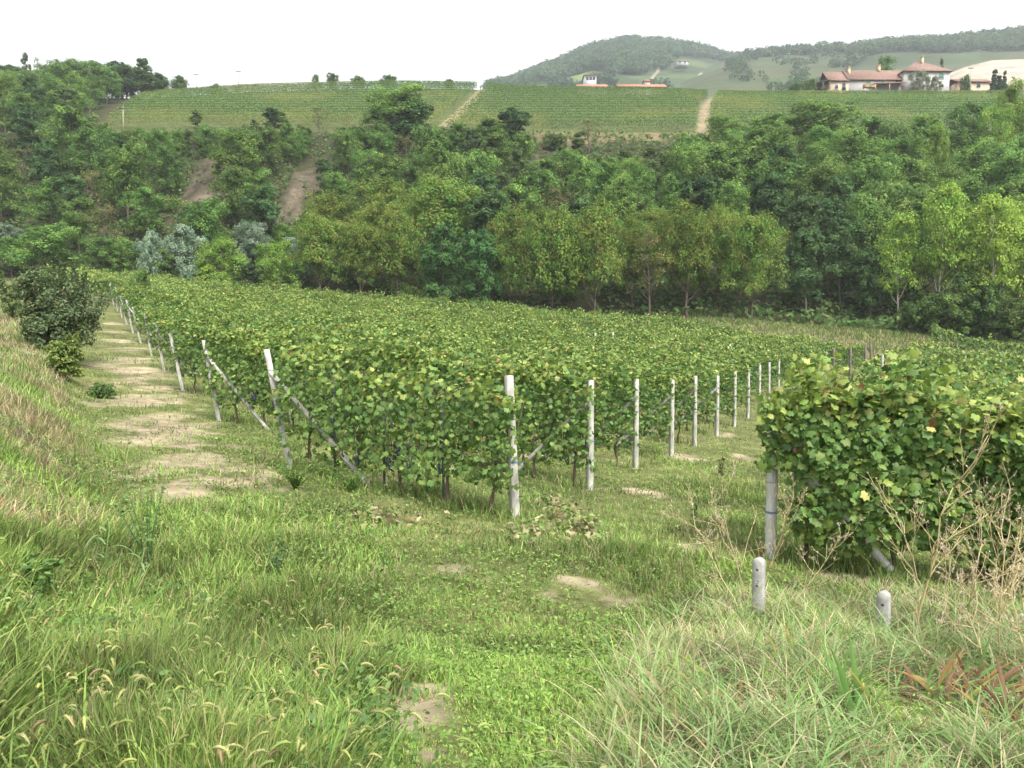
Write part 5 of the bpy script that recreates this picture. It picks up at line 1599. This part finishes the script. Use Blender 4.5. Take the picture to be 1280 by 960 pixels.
Cc = (ctr + o * hr[:, None, None] * .8).reshape(-1, 3)
leaves(hm, Cc, rng.standard_normal((n * k, 3)), (o + d[:, None, :] * .8).reshape(-1, 3), np.repeat(hr * 1.5, k), 'bristle', np.repeat(hc * 1.15, k, 0))
tag(fm.build('foxtail_stems', M['grass']), 'thin arching foxtail grass stems in the left foreground', 'grass', kind='stuff')
tag(hm.build('foxtail_heads', M['dry']), 'bristly yellow-green foxtail seed heads in the left foreground', 'grass', kind='stuff')

# low broad-leaved ground cover
lm = MB(); N = 170000
X, Y = sample(N, 2.3, 24, 1.3)
Z, px, py, fox, straw, bnk = zones(X, Y)
kp = (rng.random(N) < smooth(.42, .6, fbm(X * .8, Y * .8, 231, 4)) * (1 - .8 * straw) + .12) & (soil(X, Y) < .45)
X, Y, Z = X[kp], Y[kp], Z[kp]; n = len(X)
fx = zones(X, Y)[3]
C = np.stack([X, Y, Z + rng.uniform(.01, .10, n) + fx * rng.uniform(0, .18, n)], 1)
leaves(lm, C, np.array([0, 0, 1.0]) + .45 * rng.standard_normal((n, 3)), rng.standard_normal((n, 3)) * np.array([1, 1, .3]), (.013 + .0014 * Y) * rng.uniform(.7, 1.7, n), 'oval', pick([(.13, .22, .045), (.17, .27, .055), (.10, .175, .04), (.21, .295, .075)], n, rng))
tag(lm.build('ground_cover', M['grass']), 'low broad-leaved weeds carpeting the lane', 'ground cover', kind='stuff')

# taller broad-leaved weeds tangled in the foreground grass
tm = MB(); N = 70000
X, Y = sample(N, 2.2, 11, 1.3, -150, 900)
Z, px, py, fox, straw, bnk = zones(X, Y)
kp = (rng.random(N) < smooth(.48, .6, fbm(X * 1.9, Y * 1.9, 291, 4)) * np.maximum(fox, .5 * bnk)) & (soil(X, Y) < .3)
X, Y, Z = X[kp], Y[kp], Z[kp]; n = len(X)
C = np.stack([X, Y, Z + rng.random(n) ** .7 * (.12 + .22 * fbm(X * 2.5, Y * 2.5, 293))], 1)
leaves(tm, C, np.array([0, -.2, .9]) + .55 * rng.standard_normal((n, 3)), rng.standard_normal((n, 3)), (.018 + .0012 * Y) * rng.uniform(.7, 1.8, n), 'oval', pick([(.075, .145, .04), (.10, .18, .045), (.06, .115, .032), (.14, .2, .06)], n, rng))
tag(tm.build('tangled_weeds', M['grass']), 'darker leafy weeds tangled among the foxtail grass', 'weeds', kind='stuff')

# fallen vine prunings by the nearest post
for j, (pxa, pya, rx, ry, nn) in enumerate([(700, 645, 45, 14, 200), (735, 665, 34, 9, 110), (455, 650, 90, 8, 160), (660, 672, 40, 8, 70), (330, 585, 40, 12, 60)]):
    c = hit(pxa, pya); r = np.random.default_rng(70 + j)
    a = hit(pxa, pya - ry); b = hit(pxa, pya + ry)
    q = r.normal(0, .42, (nn, 2)); X = c[0] + q[:, 0] * rx * c[1] / F; Y = c[1] + q[:, 1] * abs(a[1] - b[1])
    C = np.stack([X, Y, H(X, Y) + .02 + .09 * r.random(nn)], 1)
    m = MB(); leaves(m, C - c, np.array([0, 0, 1]) + .8 * r.standard_normal((nn, 3)), r.standard_normal((nn, 3)), .1 * r.uniform(.6, 1.2, nn), 'mid', pick([(.22, .24, .09), (.3, .28, .15), (.2, .16, .09), (.14, .2, .06)], nn, r))
    o = m.build('leaf_litter', M['dry']); o.location = c
    tag(o, ['withered vine leaves heaped beside the white end post', 'withered vine leaves right of the white end post', 'fallen vine leaves scattered along the nearest row', 'withered leaves in front of the white end post', 'fallen leaves on the soil left of the leaning post'][j], 'leaf litter', kind='stuff')

# dry weeds and tall grass along the far edge of the field
em = MB(); N = 52000
px = rng.uniform(240, 1330, N); Yf = foot_y((px - 640) / F * 82)
dd = rng.uniform(-9, 3.5, N); Y = Yf + dd; X = (px - 640) / F * Y
kp = ((px > 790) & (px < 1160) & (dd > -9)) | ((dd > -3.5))
X, Y, px, dd = X[kp], Y[kp], px[kp], dd[kp]; n = len(X)
Z = H(X, Y)
pk = .8 * (smooth(.35, .55, fbm(X / 5, Y / 2.5, 241)) * (dd < -4.5) * ((px > 790) & (px < 1150)))
c = pick([(.13, .2, .045), (.1, .16, .04), (.18, .22, .07)], n, rng)
c = np.where((rng.random(n) < pk)[:, None], pick([(.28, .22, .14), (.33, .27, .19), (.24, .2, .11)], n, rng), c)
dryp = (rng.random(n) < .22)[:, None]; c = np.where(dryp, pick([(.3, .26, .14), (.24, .22, .12)], n, rng), c)
blades(em, np.stack([X, Y, Z - .02], 1), rng.uniform(.15, .5, n) * (.6 + .8 * fbm(X / 3, Y / 3, 243)), rng.uniform(.05, .1, n), rng.uniform(0, 6.28, n), rng.uniform(.05, .4, n), rng.uniform(0, .4, n), c * .9, c * 1.1, 2)
tag(em.build('field_edge_grass', M['grass']), 'rough grass and dry pinkish weeds between the vines and the wood', 'grass', kind='stuff')

# undergrowth on the wooded scarp
um = MB(); N = 60000
px = rng.uniform(-80, 1360, N); d = rng.uniform(0, 58, N)
Yf = foot_y((px - 640) / F * 85); Y = Yf + d; X = (px - 640) / F * Y
kp = ((scar(X, Y) < .35) | ((rng.random(len(X)) < .35) & (fbm(X / 1.5, Y / 2.5, 257) > .56))) & (Y < 137.5); X, Y, px = X[kp], Y[kp], px[kp]; n = len(X)
kp = fbm(X / 4, Y / 4, 251) > .36; X, Y, px = X[kp], Y[kp], px[kp]; n = len(X)
hgt = np.where(Y > 126, .9, 1.6)
C = np.stack([X, Y, H(X, Y) + rng.random(n) ** .8 * hgt * (fbm(X / 3, Y / 3, 253) + .3)], 1)
leaves(um, C, np.array([0, -.5, .9]) + .6 * rng.standard_normal((n, 3)), rng.standard_normal((n, 3)), rng.uniform(.3, .7, n), 'diamond', pick([(.075, .14, .038), (.10, .175, .05), (.06, .11, .034), (.13, .15, .06)], n, rng))
tag(um.build('undergrowth', M['tree_leaf']), 'brambles and low scrub covering the wooded slope', 'undergrowth', kind='stuff')
